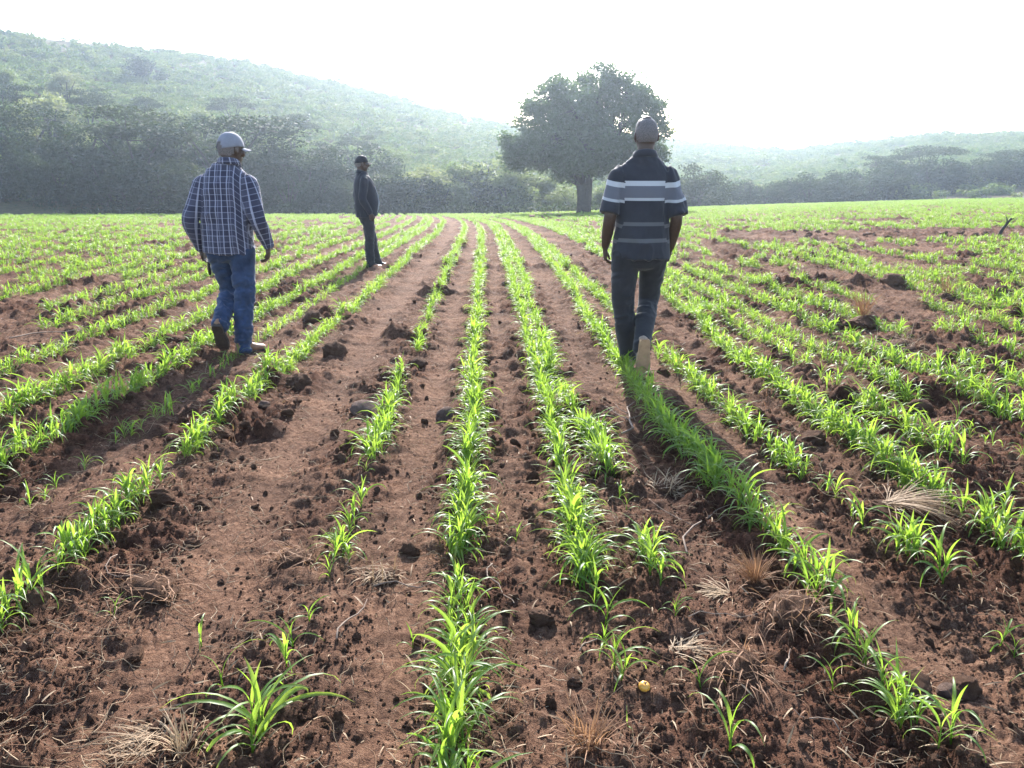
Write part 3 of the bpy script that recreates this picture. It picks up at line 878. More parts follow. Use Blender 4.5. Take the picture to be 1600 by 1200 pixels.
for ri, (c0, rname, segs) in enumerate(ROWS):
    for si, (p0, p1, dens, hh) in enumerate(segs):
        y0 = depth_of(p0)[1]; y1 = depth_of(p1)[1] if p1 > 345 else 135.0
        y = y0
        while y < min(y1, 13.5):
            c = row_off(ri, c0, y) + rc.normal(0, .017 if dens > 20 else .012) + .012 * math.sin(y * 1.7 + ri * 2)
            x = row_x(c, y)
            vis = abs(x) < .55 + .76 * y
            ok = True
            if (si == len(segs) - 1 and rname) or rname is None:
                ok = row_gap_noise(c0, y) > (-1.0 if rname else -.5)
                if 8.5 < y < 12.5 and 3.2 < x < 10 and fbm(np.array([x]), np.array([y]), 1.5, 2, 150)[0] > .35: ok = False
            if vis and ok:
                s = hh / .25 * rc.uniform(.5, 1.02) * .84 * (1.04 if y < 2.4 else 1.08 if y < 6 else 1)
                NEAR.append((x, y, s, ri, si))
            y += rc.exponential(1.0 / dens) * .75 + .25 / dens
        if y1 > 13.5:
            y = max(y0, 13.5)
            while y < y1:
                step = (.24 if ri < 14 else .28) if y < 30 else .40
                c = row_off(ri, c0, 13.5) + rc.normal(0, .03)
                x = row_x(c, y)
                lim = field_end(x, y)
                if abs(x) < 2 + .76 * y and y < min(lim, 134):
                    gap = ri < 14 or row_gap_noise(c0, y * .6) > -.42 and fbm(np.array([x * .35]), np.array([y * .25]), 1.0, 2, 157)[0] > -.75
                    if 17.5 + .1 * x < y < 22.5 + .02 * x and x > 5 and fbm(np.array([x]), np.array([y]), 3.0, 2, 151)[0] > -.75 + .1 * abs(y - 20): gap = False
                    if gap: CL.append((x, y, rc.uniform(.48, .76)))
                y += step * rc.uniform(.8, 1.2)
NEAR.sort(key=lambda p: p[1])
inview = lambda x, y: abs(x) < .60 * (y * .967 + .37) * 1.06 and y > 1.62
things, rest = [], []
for p in NEAR:
    if len(things) < 285 and inview(p[0], p[1]) and ROWS[p[3]][1]: things.append(p)
    else: rest.append(p)
first_use = {}
CROP_GROUP = 'young crop seedlings standing in rows'
def make_plant(x, y, s, label, v, group=CROP_GROUP):
    root = empty('crop_seedling', (x, y, gz1(x, y) - .004), rc.uniform(0, 6.28))
    root.rotation_euler = (rc.normal(0, .1), rc.normal(0, .1), rc.uniform(0, 6.28))
    root.scale = (s, s, s)
    for i, me in enumerate(PLANT_PARTS[v]):
        k = bpy.data.objects.new('stem' if i == len(PLANT_PARTS[v]) - 1 else 'leaf', me)
        COL.objects.link(k); k.parent = root
    tag(root, label, 'seedling', group)
# count the clumps of each row that hold things, front to back
from collections import Counter
cnt = Counter((p[3], p[4]) for p in things)
ORD = ['nearest', 'second nearest', 'third nearest', 'fourth nearest', 'fifth nearest', 'sixth nearest', 'seventh nearest', 'eighth nearest', 'ninth nearest', 'farthest']
ykeys = {k: sorted(p[1] for p in things if (p[3], p[4]) == k) for k in cnt}
def clump_label(ri, si, y):
    segs = sorted(s_ for (r_, s_) in cnt if r_ == ri)
    k = min(segs.index(si), 9); nm = ROWS[ri][1]; n_ = cnt[(ri, si)]
    if n_ == 1: return 'single seedling forming the %s clump of %s' % (ORD[k], nm)
    i_ = ykeys[(ri, si)].index(y)
    if i_ == 0: return 'frontmost seedling of the %s clump of %s' % (ORD[k], nm)
    if i_ == n_ - 1: return 'hindmost seedling of the %s clump of %s' % (ORD[k], nm)
    if n_ == 3: return 'middle seedling of the %s clump of %s' % (ORD[k], nm)
    w_ = 'front half' if i_ < n_ / 2 else 'back half'
    return 'seedling in the %s of the %s clump of %s' % (w_, ORD[k], nm)
for (x, y, s, ri, si) in things:
    small = ROWS[ri][2][si][3] < .16
    make_plant(x, y, s, clump_label(ri, si, y), int(rc.randint(18, 22) if small else rc.randint(0, 18)))
for k, (px, py, hgt, lab) in enumerate(SINGLES):
    x, y = depth_of(py, px)
    make_plant(x, y, hgt / .25 * (1.0 if hgt > .15 else 1.1), lab, (3, 19, 18, 20, 21, 18, 19, 20, 18, 21, 7, 11)[k], 'scattered seedlings off the rows')

P = np.array([(p[0], p[1]) for p in rest]); n = len(P)
Pz = gz(P[:, 0], P[:, 1]) - .004
rot = np.stack([rc.normal(0, .1, n), rc.normal(0, .1, n), rc.uniform(0, 6.28, n)], -1)
scatter('crop_rows', np.column_stack([P, Pz]), rot, [p[2] for p in rest], rc.randint(0, 18, n), PLANT_FULL, 'rows of green crop seedlings running away across the field')
P = np.array([(p[0], p[1]) for p in CL]); n = len(P)
slope = (base_z(P[:, 0], P[:, 1] + .5) - base_z(P[:, 0], P[:, 1] - .5))
rot = np.stack([np.arctan(slope), np.zeros(n), rc.normal(0, .12, n) + .0331 + np.pi * rc.randint(0, 2, n) + .1 * np.maximum(0, P[:, 1] - 20) / 40], -1)
scatter('far_crop_rows', np.column_stack([P, gz(P[:, 0], P[:, 1]) - .004]), rot, [p[2] for p in CL], rc.randint(0, 10, n), CLUMPS, 'distant rows of green crop merging into a green sheet')

# ------------------------------------------------------------------ clods, stones, straw, sticks
def ico(sub):
    t = (1 + 5 ** .5) / 2
    V = [(-1, t, 0), (1, t, 0), (-1, -t, 0), (1, -t, 0), (0, -1, t), (0, 1, t), (0, -1, -t), (0, 1, -t), (t, 0, -1), (t, 0, 1), (-t, 0, -1), (-t, 0, 1)]
    T = [(0, 11, 5), (0, 5, 1), (0, 1, 7), (0, 7, 10), (0, 10, 11), (1, 5, 9), (5, 11, 4), (11, 10, 2), (10, 7, 6), (7, 1, 8), (3, 9, 4), (3, 4, 2), (3, 2, 6), (3, 6, 8), (3, 8, 9), (4, 9, 5), (2, 4, 11), (6, 2, 10), (8, 6, 7), (9, 8, 1)]
    V = [norm(v) for v in V]
    for _ in range(sub):
        cache, NT = {}, []
        def mid(a, b):
            k = (min(a, b), max(a, b))
            if k not in cache: cache[k] = len(V); V.append(norm((V[a] + V[b]) / 2))
            return cache[k]
        for a, b, c in T:
            x, y, z = mid(a, b), mid(b, c), mid(c, a)
            NT += [(a, x, z), (b, y, x), (c, z, y), (x, y, z)]
        T = NT
    return np.array(V), np.array(T)
def n3(V, sc, s): return (fbm(V[:, 0] + 3 * V[:, 2], V[:, 1] - 2 * V[:, 2], sc, 3, s) + fbm(V[:, 2] + 5.1, V[:, 0] + V[:, 1], sc, 3, s + 9)) * .5
def lump(seed, sub=3, rough=.28, sq=(1, 1, .75), facet=5):
    r = rs(seed); V, T = ico(sub)
    d = 1 + rough * n3(V, .9, seed) + rough * .45 * n3(V, .3, seed + 3)
    for k in range(facet):                   # broken faces
        nn = norm(r.normal(size=3)); lim = r.uniform(.62, .9)
        pr = V @ nn
        d = np.where(pr * d > lim, lim / np.maximum(pr, .05), d)
    return V * d[:, None] * np.array(sq), T
CLODS = [mesh_np('clod', *(lambda vt: (vt[0], None, vt[1]))(lump(800 + i, 3)), M_CLOD, i % 2 == 0) for i in range(6)]
CLODS_LO = [mesh_np('crumb', *(lambda vt: (vt[0], None, vt[1]))(lump(820 + i, 1, .35)), M_CLOD, False) for i in range(5)]
STONES = [mesh_np('stone', *(lambda vt: (vt[0], None, vt[1]))(lump(840 + i, 3, .12, (1, .9, .7), 3)), M_STONE, True) for i in range(3)]

def place_lump(name, me, px, py, size, label, cat, group=None, sink=.3, sq=(1, 1, 1)):
    x, y = depth_of(py, px)
    r = rs(int(px * 7 + py))
    o = obj(name, me, None, (x, y, gz1(x, y) - .0 + size * (.55 - sink)))
    o.rotation_euler = (r.uniform(-.4, .4), r.uniform(-.4, .4), r.uniform(0, 6.28))
    o.scale = (size * sq[0], size * sq[1], size * sq[2])
    return tag(o, label, cat, group)
BIG = [
    (655, 578, .10, 'smooth round brown boulder like clod between the middle row and the row left of it', 'soil_clod'),
    (1102, 474, .14, 'round reddish clod just right of the striped shirted man\'s legs', 'soil_clod'),
    (1395, 450, .26, 'large dark earth mound in the dense green far right', 'soil_clod'),
    (1552, 600, .13, 'dark clod at the right border between seedlings', 'soil_clod'),
    (1436, 645, .12, 'dark upright clod beside a lone seedling on the right', 'soil_clod'),
    (1205, 412, .22, 'dark lump left of the earth mound on the far right', 'soil_clod'),
    (1420, 1092, .09, 'angular overturned clod with dark hollow left of the bottom right corner', 'soil_clod'),
    (1500, 1085, .07, 'flat tilted clod right of the dark hollow in the bottom right', 'soil_clod'),
    (640, 862, .06, 'dark broken clod left of the middle row halfway down', 'soil_clod'),
    (300, 855, .05, 'dark clod on the bare strip left of the first left row', 'soil_clod'),
    (255, 795, .09, 'dark overturned clod behind the second left row, left of its gap', 'soil_clod'),
    (320, 800, .07, 'rounded clod with dark hollow beside the second left row', 'soil_clod'),
    (450, 662, .06, 'small round clod right of the second left row', 'soil_clod'),
    (385, 680, .05, 'small round clod touching the second left row', 'soil_clod'),
    (490, 510, .15, 'brown clod pile left of the bare strip, near the standing man in black', 'soil_clod'),
    (470, 612, .14, 'root bound clod beside the second left row near its middle', 'soil_clod'),
    (525, 560, .15, 'low dark clod heap on the bare strip', 'soil_clod'),
    (845, 975, .07, 'pointed dark clod between the middle row and the first right row', 'soil_clod'),
    (1270, 700, .10, 'dark clod against the fifth right row', 'soil_clod'),
    (1180, 590, .10, 'brown clod behind the fourth right row', 'soil_clod'),
    (1300, 520, .16, 'brown clod among the thin far right rows', 'soil_clod'),
    (1560, 470, .20, 'dark clod near the right border in the far crop', 'soil_clod'),
    (60, 960, .08, 'dark clod under the leaves at the left border', 'soil_clod'),
    (210, 1040, .05, 'single purple brown clod on the bare soil in the lower left', 'soil_clod'),
    (300, 1120, .04, 'small clod on the pale soil near the bottom left', 'soil_clod'),
    (1180, 1060, .05, 'dark clod below the root clod on the right', 'soil_clod'),
    (895, 1070, .04, 'small round clod left of the yellow fruit', 'soil_clod'),
]
for i, (px, py, s, lab, nm) in enumerate(BIG):
    place_lump(nm, CLODS[i % 6], px, py, s * .66, lab, 'clod', None, .4)
place_lump('stone', STONES[0], 575, 648, .10, 'flat greyish brown stone beside the first left row', 'stone', None, .3, (1.2, .9, .7))
place_lump('stone', STONES[1], 697, 655, .07, 'rounded brown stone touching the left side of the middle row', 'stone', None, .3)
place_lump('stone', STONES[2], 1478, 1090, .03, 'pale pebble lying on the overturned clod at the bottom right', 'stone', None, .1)
place_lump('stone', STONES[2], 414, 645, .04, 'small pale stone right of the second left row', 'stone', None, .2)

rk = rs(21)
AREAS = [('in the strip just left of the middle row', -.50, -.16), ('in the strip just right of the middle row', -.02, .30), ('on the wide strip left of the first left row', -1.45, -.66),
         ('between the second and third right rows', .64, 1.02), ('between the third and fourth right rows', 1.15, 1.47), ('on the bare ground beyond the second left row', -2.3, -1.63), ('on the ground beyond the fourth right row', 1.6, 1.95)]
for lab, c0, c1 in AREAS:
    k = 0
    while k < 11:
        y = 1.75 * math.exp(rk.uniform(0, 1.35)); x = row_x(rk.uniform(c0, c1), y)
        if not inview(x, y): 
            if rk.uniform() < .02: k += 1
            continue
        s = (.009 + .022 * rk.uniform() ** 2) * (1 + .10 * y)
        o = obj('soil_clod', CLODS[rk.randint(0, 6)], None, (x, y, gz1(x, y) + s * .1))
        o.rotation_euler = tuple(rk.uniform(0, 6.28, 3)); o.scale = (s, s * rk.uniform(.7, 1.1), s * rk.uniform(.7, 1))
        tag(o, 'small brown soil clod ' + lab, 'clod', 'small soil clods ' + lab)
        k += 1

def crumbs():
    r = rs(23)
    def pts(n, y0, y1, s0, s1, pw):
        y = y0 * np.exp(r.uniform(0, math.log(y1 / y0), n)); x = r.uniform(-1, 1, n) * (.6 + .72 * y)
        m = rough_mask(x, y); k = r.uniform(0, 1.1, n) < m
        x, y = x[k], y[k]
        return x, y, s0 + (s1 - s0) * r.uniform(0, 1, len(x)) ** pw
    A = [pts(50000, 1.5, 5, .002, .0065, 2.4), pts(4500, 1.5, 8, .007, .017, 2.5), pts(1300, 4, 22, .012, .03, 2.5)]
    x, y, s = [np.concatenate([a[i] for a in A]) for i in range(3)]
    n = len(x)
    scatter('soil_crumbs', np.column_stack([x, y, gz(x, y) + s * .25]), r.uniform(0, 6.28, (n, 3)), s, r.randint(0, 5, n), CLODS_LO, 'loose crumbs and small clods of red brown soil')
crumbs()

def straw_piece(seed, L, wd, curl):
    r = rs(seed)
    t = np.linspace(-.5, .5, 6)
    P = np.stack([t * L, curl * L * (t ** 2 + .4 * np.sin(t * 5 + seed)) , .004 + np.abs(r.normal(0, .006, 6))], -1)
    return tube(P, [wd * k for k in (.5, 1, 1, .9, .7, .3)], 4, (0, 0, 1), 2, False)
def straw():
    r = rs(27); va = []
    for i in range(14):
        g = Geo(); g.add(*straw_piece(i, r.uniform(.05, .16), r.uniform(.0006, .0014), r.uniform(-.9, .9)))
        va.append(g.mesh('straw', M_STRAW if i % 3 else M_RUST))
    n = 9000
    y = 1.5 * np.exp(r.uniform(0, math.log(9 / 1.5), n)); x = r.uniform(-1, 1, n) * (.6 + .72 * y)
    k = fbm(x, y, .5, 3, 170) > r.uniform(-1.0, .9, n)
    x, y = x[k], y[k]; n = len(x)
    rot = np.stack([r.normal(0, .3, n), r.normal(0, .3, n), r.uniform(0, 6.28, n)], -1)
    scatter('straw_litter', np.column_stack([x, y, gz(x, y) + .004]), rot, r.uniform(.5, 1.3, n), r.randint(0, 14, n), va, 'thin dry straw and root fibres littering the soil')
    # short flat leaf scraps
    vb = []
    for i in range(5):
        V, Q, A = leaf_strip((0, 0, .003), 0, .25, .6, r.uniform(.03, .07), r.uniform(.004, .008), 4, r.normal(0, .8))
        vb.append(mesh_np('scrap', V, Q, None, M_STRAW, True))
    n = 2600
    y = 1.5 * np.exp(r.uniform(0, math.log(9 / 1.5), n)); x = r.uniform(-1, 1, n) * (.6 + .72 * y)
    rot = np.stack([r.normal(0, .3, n), r.normal(0, .3, n), r.uniform(0, 6.28, n)], -1)
    scatter('leaf_litter', np.column_stack([x, y, gz(x, y) + .002]), rot, r.uniform(.3, 1.0, n), r.randint(0, 5, n), vb, 'scraps of dry leaf on the soil')
straw()

def tuft(px, py, n, L, spread, label, mat, lean=(0, 0), lying=False, clod=None, rootdown=False):
    """uprooted clump of dry grass: blades, and the earth ball they grew in"""
    x, y = depth_of(py, px); r = rs(int(px + py * 3))
    root = empty('dry_grass_tuft', (x, y, gz1(x, y) - (.25 * clod if clod else 0)), 0)
    g = Geo()
    for i in range(n):
        a = r.uniform(0, 6.28); q = spread * r.uniform(0, 1) ** .7
        b = (math.cos(a) * q * .6, math.sin(a) * q * .6, .0 + (clod or 0) * .7)
        if lying: e0, bd, az = r.uniform(.05, .4), r.uniform(.2, 1.2), lean[0] + r.normal(0, .6)
        elif rootdown:
            q2 = norm(r.normal(size=3) * np.array([1, 1, .6])); q2[2] = abs(q2[2])
            b = tuple(q2 * clod * np.array([.95, .9, .7]) + np.array([0, 0, clod * .2])) if r.uniform() < .75 else (r.normal(0, spread), r.normal(0, spread), .012)
            e0, bd, az = r.normal(.2, .5), r.normal(.9, .9), lean[0] + r.normal(0, 1.1)
        else: e0, bd, az = r.uniform(.6, 1.45), r.uniform(.1, 1.3), a if r.uniform() < .6 else lean[0] + r.normal(0, .5)
        V, Q, A = leaf_strip(b, az, e0, bd, L * r.uniform(.5, 1.15), r.uniform(.0018, .004), 5, r.normal(0, .6), 1)
        g.add(V, Q)
    tag(obj('dry_blades', g.mesh('dry_blades', mat, True), root), kind='stuff')
    if clod:
        o = obj('root_ball', CLODS[int(px) % 6], root, (0, 0, clod * .25)); o.scale = (clod, clod * .9, clod * .7)
        o.rotation_euler = (0, 0, r.uniform(0, 6.28))
    tag(root, label, 'grass tuft', 'uprooted dry grass tufts')
tuft(1178, 925, 150, .13, .05, 'rust coloured upright tuft of dry grass left of the third right row', M_RUST, (2.8, 0), clod=.05)
tuft(1130, 935, 90, .12, .06, 'flattened straw coloured tuft left of the rust coloured one', M_STRAW, (3.0, 0), True)
tuft(1240, 985, 170, .12, .09, 'large hairy root clod under the third right row', M_RUST, (4.7, 0), False, .10, True)
tuft(1385, 812, 190, .32, .05, 'swept bundle of brown straw lying between the fourth and fifth right rows', M_STRAW, (-.2, 0), True, .07)
tuft(1040, 775, 120, .13, .07, 'matted grey brown root tuft in the striped shirted man\'s shadow', M_STRAW, (1, 0), False, .06, True)
tuft(940, 750, 120, .12, .09, 'pale matted dry grass behind the second right row', M_STRAW, (1, 0), False, .09, True)
tuft(230, 935, 150, .14, .08, 'dark fibrous root clod beside the second left row in the lower left', M_RUST, (4.7, 0), False, .10, True)
tuft(245, 1165, 90, .13, .14, 'pale straw scattered flat at the bottom left', M_STRAW, (3.6, 0), True)
tuft(290, 1190, 40, .11, .05, 'straw heap at the very bottom left of centre', M_STRAW, (2.4, 0), False)
tuft(460, 878, 120, .12, .06, 'dry grass clod on the bare strip left of the first left row', M_RUST, (4, 0), False, .08, True)
tuft(600, 905, 110, .13, .08, 'frayed straw clump between the first left row and the middle row', M_STRAW, (4, 0), False, .06, True)
tuft(920, 1170, 110, .13, .07, 'brown straw patch at the bottom right of the middle clump', M_RUST, (4, 0), False)
tuft(1150, 1060, 130, .13, .08, 'dark straw and root clod below the big hairy root clod', M_RUST, (4, 0), False, .08, True)
tuft(1060, 1030, 80, .14, .07, 'thin straw lying above the yellow fruit', M_STRAW, (.4, 0), True)
tuft(1345, 522, 120, .32, .09, 'tall dry grass tuft standing among the far right rows', M_RUST, (1.8, 0), False, .16)
tuft(1400, 558, 120, .25, .12, 'dry grass mound right of the standing dry tuft', M_STRAW, (.5, 0), False, .22, True)
tuft(1215, 625, 130, .16, .10, 'brown grass clod behind the fourth right row, nearest the man in stripes', M_RUST, (4, 0), False, .12, True)
tuft(1480, 470, 80, .3, .1, 'brown dry tuft near the right border in the far crop', M_RUST, (1.5, 0), False, .15)
tuft(430, 395, 70, .3, .1, 'dry brown tuft in the crop between the plaid shirted man and the man in black', M_RUST, (1.5, 0), False, .15)
tuft(345, 690, 90, .12, .06, 'dark dry clod left of the second left row gap', M_RUST, (4, 0), False, .08, True)

def stick(px0, py0, px1, py1, rad, label, fork=True, lift=.02, curve=.06):
    x0, y0 = depth_of(py0, px0); x1, y1 = depth_of(py1, px1); r = rs(int(px0 * 3 + py1))
    A, B = np.array([x0, y0, gz1(x0, y0) + lift]), np.array([x1, y1, gz1(x1, y1) + lift])
    side = np.array([-(B - A)[1], (B - A)[0], 0])
    P = [A + (B - A) * t + side * (curve * math.sin(t * 5 + px0) + r.normal(0, .028)) + np.array([0, 0, .008 * math.sin(t * 7) + r.normal(0, .003)]) for t in np.linspace(0, 1, 7)]; rad *= .72
    g = Geo(); g.add(*tube(np.array(P) - A, [rad * k for k in (1, .95, .9, .85, .75, .6, .35)], 6, (0, 0, 1), 1))
    if fork:
        for k, s in ((2, 1), (3, -1), (4, 1)):
            q = P[k] - A; e = q + (B - A) * r.uniform(.15, .3) + s * side * r.uniform(.15, .3) + np.array([0, 0, r.uniform(-.005, .03)])
            g.add(*tube([q, (q + e) / 2 + side * .03, e], [rad * .55, rad * .4, rad * .2], 5, (0, 0, 1), 3))
    o = obj('dry_stick', g.mesh('dry_stick', M_TWIG), None, A)
    tag(o, label, 'stick', 'dry sticks lying on the soil')
stick(1082, 878, 1095, 770, .006, 'forked pale dry branch lying beside the third right row')
stick(965, 690, 998, 640, .009, 'thick dry stick lying left of the third right row in shadow', True)
stick(528, 1022, 570, 955, .0045, 'thin grey stick right of the first left row near the bottom', False)
stick(172, 898, 208, 930, .003, 'short curled pale twig below the second left row', False, .015, .2)
stick(1310, 1150, 1240, 1125, .003, 'thin pale twig left of the bottom right clump', False, .015, .15)
stick(1075, 1000, 1190, 985, .0025, 'long thin straw stalk pointing at the hairy root clod', False, .02, .05)
stick(905, 1030, 935, 1000, .004, 'flat pale stalk piece left of the first right row', False, .015, .05)
stick(585, 925, 690, 912, .004, 'straight dry stalk lying left of the middle row', False, .02, .04)
stick(770, 890, 790, 955, .004, 'short dark stalk right of the middle row', False, .02, .1)
stick(20, 545, 130, 520, .008, 'long dry stalk across the rows at the far left', False, .03, .03)
stick(1225, 1080, 1230, 1050, .004, 'short upright pale stalk below the hairy root clod', False, .05, .05)

def stump():
    x, y = depth_of(372, 1560)
    g = Geo(); g.add(*tube([(0, 0, -.05), (.05, 0, .12), (.16, 0, .30), (.24, 0, .42)], [.045, .04, .03, .02], 8))
    g.add(*tube([(.12, 0, .22), (.16, .02, .36), (.12, .02, .46)], [.025, .02, .008], 6)); g.add(*tube([(.2, 0, .36), (.30, 0, .42)], [.02, .008], 6))
    tag(obj('broken_stump', g.mesh('broken_stump', M_BARK), None, (x, y, gz1(x, y))), 'dark leaning broken stump on the bare strip at the far right', 'stump')
stump()
# clods of the bare strip at the far right
rk2 = rs(44)
for k in range(26):
    px = rk2.uniform(1180, 1610); py = 366 + (px - 1180) / 430 * 10 + rk2.uniform(-6, 8)
    o = place_lump('soil_clod', CLODS[rk2.randint(0, 6)], px, py, rk2.uniform(.05, .11), 'dark earth clod on the bare strip at the far right of the field', 'clod', 'clods of the bare strip at the far right', .3)

def fruit():
    m, t, b, o = new_mat('yellow fruit skin')
    tc = N(t, 'ShaderNodeTexCoord'); n = noise(t, 25, 3, .5, tc.outputs['Object'])
    r = ramp(t, [(.35, (.58, .25, .035)), (.65, (.70, .36, .06))], n.outputs[0]); t.links.new(r.outputs[0], b.inputs['Base Color'])
    b.inputs['Roughness'].default_value = .32
    bump(t, b, noise(t, 120, 2, .5, tc.outputs['Object']).outputs[0], .12, .002)
    x, y = depth_of(1088, 1006)
    V, Q, T = ellipsoid((0, 0, 0), (1, 1, 1), 32, 19)
    a = np.arctan2(V[:, 1], V[:, 0]); rr = np.hypot(V[:, 0], V[:, 1])
    k = .0165 * (1 + .035 * np.cos(a * 8) * rr)
    Z = V[:, 2] * .0135 - .004 * np.exp(-(rr / .28) ** 2) * np.sign(V[:, 2])
    me = mesh_np('fruit', np.stack([V[:, 0] * k, V[:, 1] * k, Z], -1), Q, T, m)
    root = obj('fruit', me, None, (x, y, gz1(x, y) + .0115)); root.rotation_euler = (.25, .1, .3)
    g = Geo(); g.add(*tube([(0, 0, .009), (.001, 0, .013), (.003, .001, .0155)], [.0035, .002, .0018], 8))
    obj('fruit_stalk', g.mesh('fruit_stalk', M_TWIG), root)
    tag(root, 'small round yellow orange fruit lying on the soil at the bottom right', 'fruit')
fruit()

# ------------------------------------------------------------------ people
def remesh(parts, voxel, smooth_it, name):
    g = Geo()
    for p in parts: g.add(*p)
    V, Q, T = g.arr()
    me = mesh_np('tmp', V, Q, T)
    o = bpy.data.objects.new('tmp', me); COL.objects.link(o)
    md = o.modifiers.new('r', 'REMESH'); md.mode = 'VOXEL'; md.voxel_size = voxel; md.use_smooth_shade = True
    if smooth_it:
        sm = o.modifiers.new('s', 'SMOOTH'); sm.factor = .5; sm.iterations = smooth_it
    dg = bpy.context.evaluated_depsgraph_get(); dg.update()
    out = bpy.data.meshes.new_from_object(o.evaluated_get(dg)); out.name = name
    bpy.data.objects.remove(o); bpy.data.meshes.remove(me)
    n = len(out.vertices); co = np.empty(n * 3, np.float32); out.vertices.foreach_get('co', co)
    return out, co.reshape(-1, 3).astype(float)

def fold(me, co, amp, sc, seed, stretch=(1, 1, .45)):
    nr = np.empty(len(co) * 3, np.float32); me.vertices.foreach_get('normal', nr); nr = nr.reshape(-1, 3)
    a = co * np.array(stretch)
    d = 1 - np.abs(fbm(a[:, 0] + a[:, 1] * .7, a[:, 2] + a[:, 1] * .5, sc, 3, seed)) * 1.6
    w_ = np.clip(fbm(co[:, 0], co[:, 2] + co[:, 1], .25, 2, seed + 5) + .6, .15, 1.2)
    co = co + nr * (amp * np.clip(d, -1, 1) * w_)[:, None]
    me.vertices.foreach_set('co', co.astype(np.float32).ravel()); me.update()
    return co

def finish(me, mat):
    me.materials.clear(); me.materials.append(mat)
    me.polygons.foreach_set('use_smooth', np.ones(len(me.polygons), bool)); me.update()
    return me

def cloth_uv(me, co, arms, kind):
    """corner attribute: across / along coordinates of the cloth, panel by panel"""
    nf = len(me.polygons); cen = np.empty(nf * 3, np.float32); me.polygons.foreach_get('center', cen); cen = cen.reshape(-1, 3)
    panel = np.zeros(nf, int)
    for k, (a, b, c) in enumerate(arms):
        best = np.full(nf, 9.0)
        for p, q in ((a, b), (b, c)):
            d = q - p; t = np.clip(((cen - p) @ d) / (d @ d), 0, 1)
            best = np.minimum(best, np.linalg.norm(cen - (p + t[:, None] * d), axis=1))
        s = np.sign(a[0]); xin = abs(a[0]) - .035
        z_arm = (cen[:, 0] * s > xin) & (best < .105)
        panel[z_arm] = k + 1
    lp = np.empty(len(me.loops), np.int32); me.loops.foreach_get('vertex_index', lp)
    lt = np.empty(nf, np.int32); me.polygons.foreach_get('loop_total', lt)
    pl = np.repeat(panel, lt); P = co[lp]
    uv = np.zeros((len(lp), 3), np.float32)
    back = P[:, 1] < 0
    uv[:, 0] = np.where(np.abs(P[:, 0]) < .16, P[:, 0], np.sign(P[:, 0]) * (.16 + (np.abs(P[:, 0]) - .16) * 1.2 + np.maximum(0, P[:, 1] + .10)))
    uv[:, 1] = P[:, 2] + (.85 * np.maximum(0, P[:, 0] - .08) * back if kind == 'plaid' else 0)
    for k, (a, b, c) in enumerate(arms):
        m = pl == k + 1
        d = norm(c - a); rel = P[m] - a
        al = rel @ d; e1 = norm(np.cross(d, [0, 1, 0])); e2 = np.cross(d, e1)
        ang = np.arctan2(rel @ e1, rel @ e2)
        uv[m, 0] = ang * .058
        uv[m, 1] = a[2] - al if kind == 'polo' else al
    at = me.attributes.new('cuv', 'FLOAT_VECTOR', 'CORNER'); at.data.foreach_set('vector', uv.ravel())

def rotz(a): return np.array([[math.cos(a), -math.sin(a), 0], [math.sin(a), math.cos(a), 0], [0, 0, 1]])
def rotx(a): return np.array([[1, 0, 0], [0, math.cos(a), -math.sin(a)], [0, math.sin(a), math.cos(a)]])
def xf(p, R, t): return (np.asarray(p[0]) @ R.T + t,) + tuple(p[1:])

def head_parts():
    prof = [(-.118, .048, .022, .022), (-.105, .036, .042, .048), (-.075, .018, .056, .074), (-.035, .006, .067, .090), (.005, 0, .074, .098), (.045, -.004, .076, .101), (.078, -.008, .069, .090), (.1, -.01, .056, .073), (.112, -.01, .037, .047)]
    P = [tube([(0, y, z) for z, y, a, b in prof], [(a, b) for z, y, a, b in prof], 24, (1, 0, 0), 3, True, True)]
    P.append(tube([(0, .093, .028), (0, .106, .0), (0, .117, -.03), (0, .098, -.04)], [.008, .010, .014, .012], 10))
    P.append(ellipsoid((.013, .1, -.033), (.009, .011, .008))); P.append(ellipsoid((-.013, .1, -.033), (.009, .011, .008)))
    P.append(ellipsoid((0, .087, .036), (.052, .014, .009)))
    P.append(ellipsoid((0, .092, -.062), (.025, .012, .007))); P.append(ellipsoid((0, .089, -.075), (.022, .012, .007)))
    P.append(ellipsoid((0, .075, -.103), (.02, .018, .014)))
    for s in (-1, 1):
        P.append(ellipsoid((s * .079, -.012, -.008), (.009, .022, .033), R=rotz(s * .35)))
        P.append(ellipsoid((s * .05, .068, -.02), (.022, .022, .024)))
    return P
def hand_parts(wr, d, n_, t_, s=1.0, curl=.42):
    """wr wrist, d towards the finger tips, n_ palm normal, t_ thumb side"""
    d, n_, t_ = norm(d), norm(n_), norm(t_)
    wr = np.asarray(wr, float); P = []
    P.append(tube([wr - d * .03, wr + d * .01, wr + d * .05 * s, wr + d * .092 * s], [(.026, .020), (.028, .019), (.041, .016), (.040, .013)], 14, t_, 4))
    for off, L, r in ((.031, .074, .0092), (.0105, .083, .0095), (-.0105, .077, .0092), (-.030, .060, .0083)):
        p = wr + d * .085 * s + t_ * off * s; a = .15; pts = [p - d * .02, p]
        for k in (.45, .3, .25):
            a += curl * (1.15 if off < 0 else .95)
            p = p + (d * math.cos(a) + n_ * math.sin(a)) * L * k * s; pts.append(p)
        P.append(tube(pts, [r, r, r * .98, r * .9, r * .75], 10, t_, 3))
    b = wr + d * .02 + t_ * .022
    P.append(tube([b, b + (t_ * .75 + d * .6 + n_ * .35) * .035, b + (t_ * .85 + d * 1.5 + n_ * .8) * .036, b + (t_ * .75 + d * 2.2 + n_ * 1.15) * .036], [.015, .0125, .0105, .0085], 10, n_, 3))
    return P

